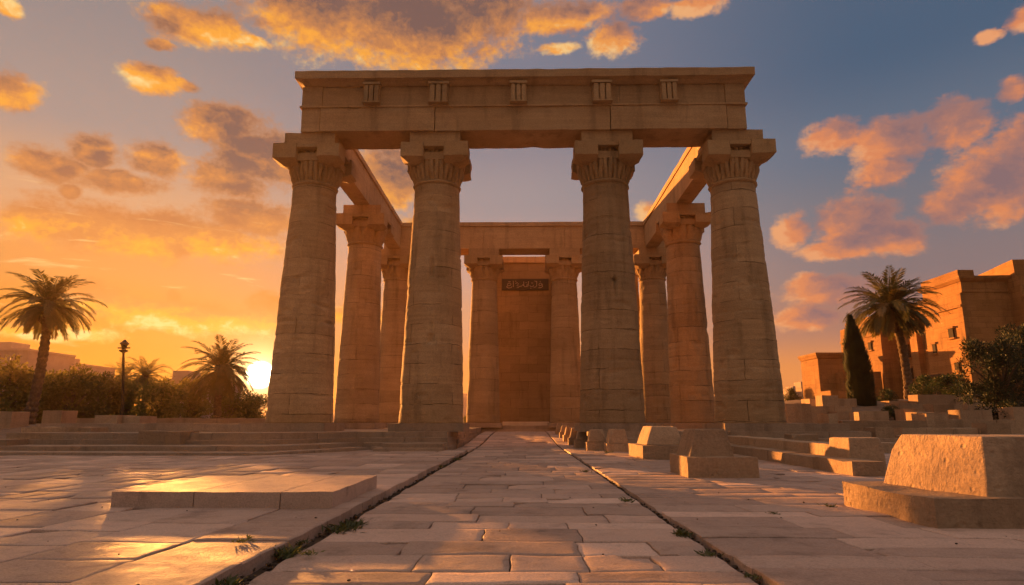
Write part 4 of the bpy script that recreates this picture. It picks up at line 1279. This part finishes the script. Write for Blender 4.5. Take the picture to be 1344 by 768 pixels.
bush('green tree rising at the right edge behind the dark bushy one', 1352, 420, 540, 39, 80, BB, 4.5, 4.4, 'bushy_tree', 'tree', 2.2)
bush('round distant tree beside the right front column', 1038, 511, 532, 80, 17, BA, 1.7, 2.2, 'far_tree', 'tree', 0.6)
bush('round distant tree left of the gatehouse', 1069, 510, 530, 82, 22, BA, 1.7, 2.2, 'far_tree', 'tree', 1.7)

# lamp post
b = at(157, 560, 45); tz = at(165, 446, 45)
root = empty('lamp_post', (b.x, 45, 0.5), 'slender dark lamp post rising among the left trees', 'lamp post')
bm = bmesh.new(); tube(bm, [(b.x, 45, 0.3), (b.x + .05, 45, 2.0), (tz.x - .05, 45, tz.z - 0.9)], [.17, .11, .08], 10); link('post', bm, M_METAL, root)
bm = bmesh.new(); lathe(bm, [(.1, tz.z - .95), (.3, tz.z - .85), (.3, tz.z - .78), (.12, tz.z - .7), (.24, tz.z - .35), (.34, tz.z - .3), (.05, tz.z)], 10, tz.x - .05, 45); link('lantern', bm, M_METAL, root)
bm = bmesh.new(); tube(bm, [(tz.x - .5, 45, tz.z - .6), (tz.x + .4, 45, tz.z - .6)], .05, 6); link('cross_arm', bm, M_METAL, root)


# weeds in the joints
def weed(label, x, y, z, s, n, seed, flat=0.6):
    rng = random.Random(seed); bm = bmesh.new()
    for k in range(n):
        a = rng.uniform(0, 6.28); q = Vector((rng.gauss(0, .35) * s, rng.gauss(0, .35) * s * 1.6, 0))
        d = Vector((math.cos(a), math.sin(a), rng.uniform(.25, 1.4) * flat))
        leaf(bm, Vector((x, y, z)) + q, d, Vector((rng.gauss(0, .5), rng.gauss(0, .5), 1)), s * rng.uniform(.35, .9), s * rng.uniform(.04, .10))
    tag(link('weed', bm, M_WEED, origin=(x, y, z)), label, 'weed', 'weeds in the paving joints')


def gpos(px, py, z):
    d = ray(px, py); k = (z - CAM_Z) / d.z
    return Vector((d.x * k, d.y * k, z))


WEEDS = [(283, 763, .16, 90, 'weed clump at the bottom of the left joint'), (318, 717, .09, 50, 'small weed on the slab left of the joint'),
         (372, 722, .16, 130, 'dark weed clump in the left joint below the slab'), (392, 708, .10, 60, 'weed just above the dark clump in the left joint'),
         (452, 690, .17, 150, 'bushy weed in the left joint level with the slab corner'), (468, 684, .12, 80, 'low weed right of the bushy one in the left joint'),
         (405, 727, .08, 50, 'flat weed strip on the path beside the left joint'), (600, 602, .17, 70, 'weed patch in the left joint near the low steps'),
         (578, 611, .14, 50, 'sparse weed in the left joint before the low steps'),
         (898, 699, .12, 120, 'green weed tuft in the right joint'), (928, 724, .09, 60, 'small weed right below the green tuft in the right joint'),
         (990, 752, .08, 50, 'weed at the bottom of the right joint'), (824, 655, .11, 70, 'dry weed halfway along the right joint'),
         (768, 618, .13, 50, 'faint weed at the far end of the right joint'), (1090, 665, .10, 40, 'weed at the foot of the largest block'),
         (1015, 674, .08, 30, 'tiny weed between slabs of the right court'), (797, 594, .16, 40, 'weed in front of the small corner blocks')]
for i, (px, py, s, n, lab) in enumerate(WEEDS):
    p = gpos(px, py, 0.03)
    z = -0.01 if px < 620 else 0.0
    if px in (318,): z = 0.07
    if px in (405, 1015, 1090, 797): z = 0.025
    weed(lab, p.x, p.y, z, s, n, i)

# small clods and grit along the joints
bm = bmesh.new(); rng = random.Random(9)
for k in range(1150):
    side = rng.random()
    y = 1.6 + 22 * rng.random() ** 1.7
    x = (XL + 0.03 + rng.gauss(0, .04)) if side < .6 else (XR + rng.gauss(0, .025))
    s = rng.uniform(.008, .03); zz = -0.035 + rng.uniform(0, .03)
    if k > 900:
        x, s = rng.uniform(-9, 8), rng.uniform(.004, .013); zz = (0.075 if x < XL - .05 else (0.03 if x > XR + .05 else 0.0)) + s * .4
    bmesh.ops.create_icosphere(bm, subdivisions=1, radius=s, matrix=Matrix.Translation((x, y, zz)) @ Matrix.Diagonal((1, rng.uniform(.8, 1.8), .6, 1)))
for v in bm.verts: v.co += noise.noise_vector(v.co * 40) * .006
tag(link('gravel', bm, M_JOINT), 'loose grit lying in the paving joints', 'gravel', kind='stuff')

# ------------------------------------------------------------------ air
bm = bmesh.new(); box(bm, -440, 440, -170, 440, -3.0, 18.5)
mh = bpy.data.materials.new('haze_air'); mh.use_nodes = True; mh.node_tree.nodes.clear(); t = NT(mh.node_tree)
o_ = t.n('ShaderNodeOutputMaterial'); pv = t.n('ShaderNodeVolumePrincipled')
pv.inputs['Color'].default_value = (*HAZE_COLOR, 1); pv.inputs['Density'].default_value = HAZE_DENSITY; pv.inputs['Anisotropy'].default_value = HAZE_G
t.L.new(pv.outputs[0], o_.inputs['Volume'])
tag(link('haze', bm, mh), 'warm evening haze filling the air', 'haze', kind='stuff')
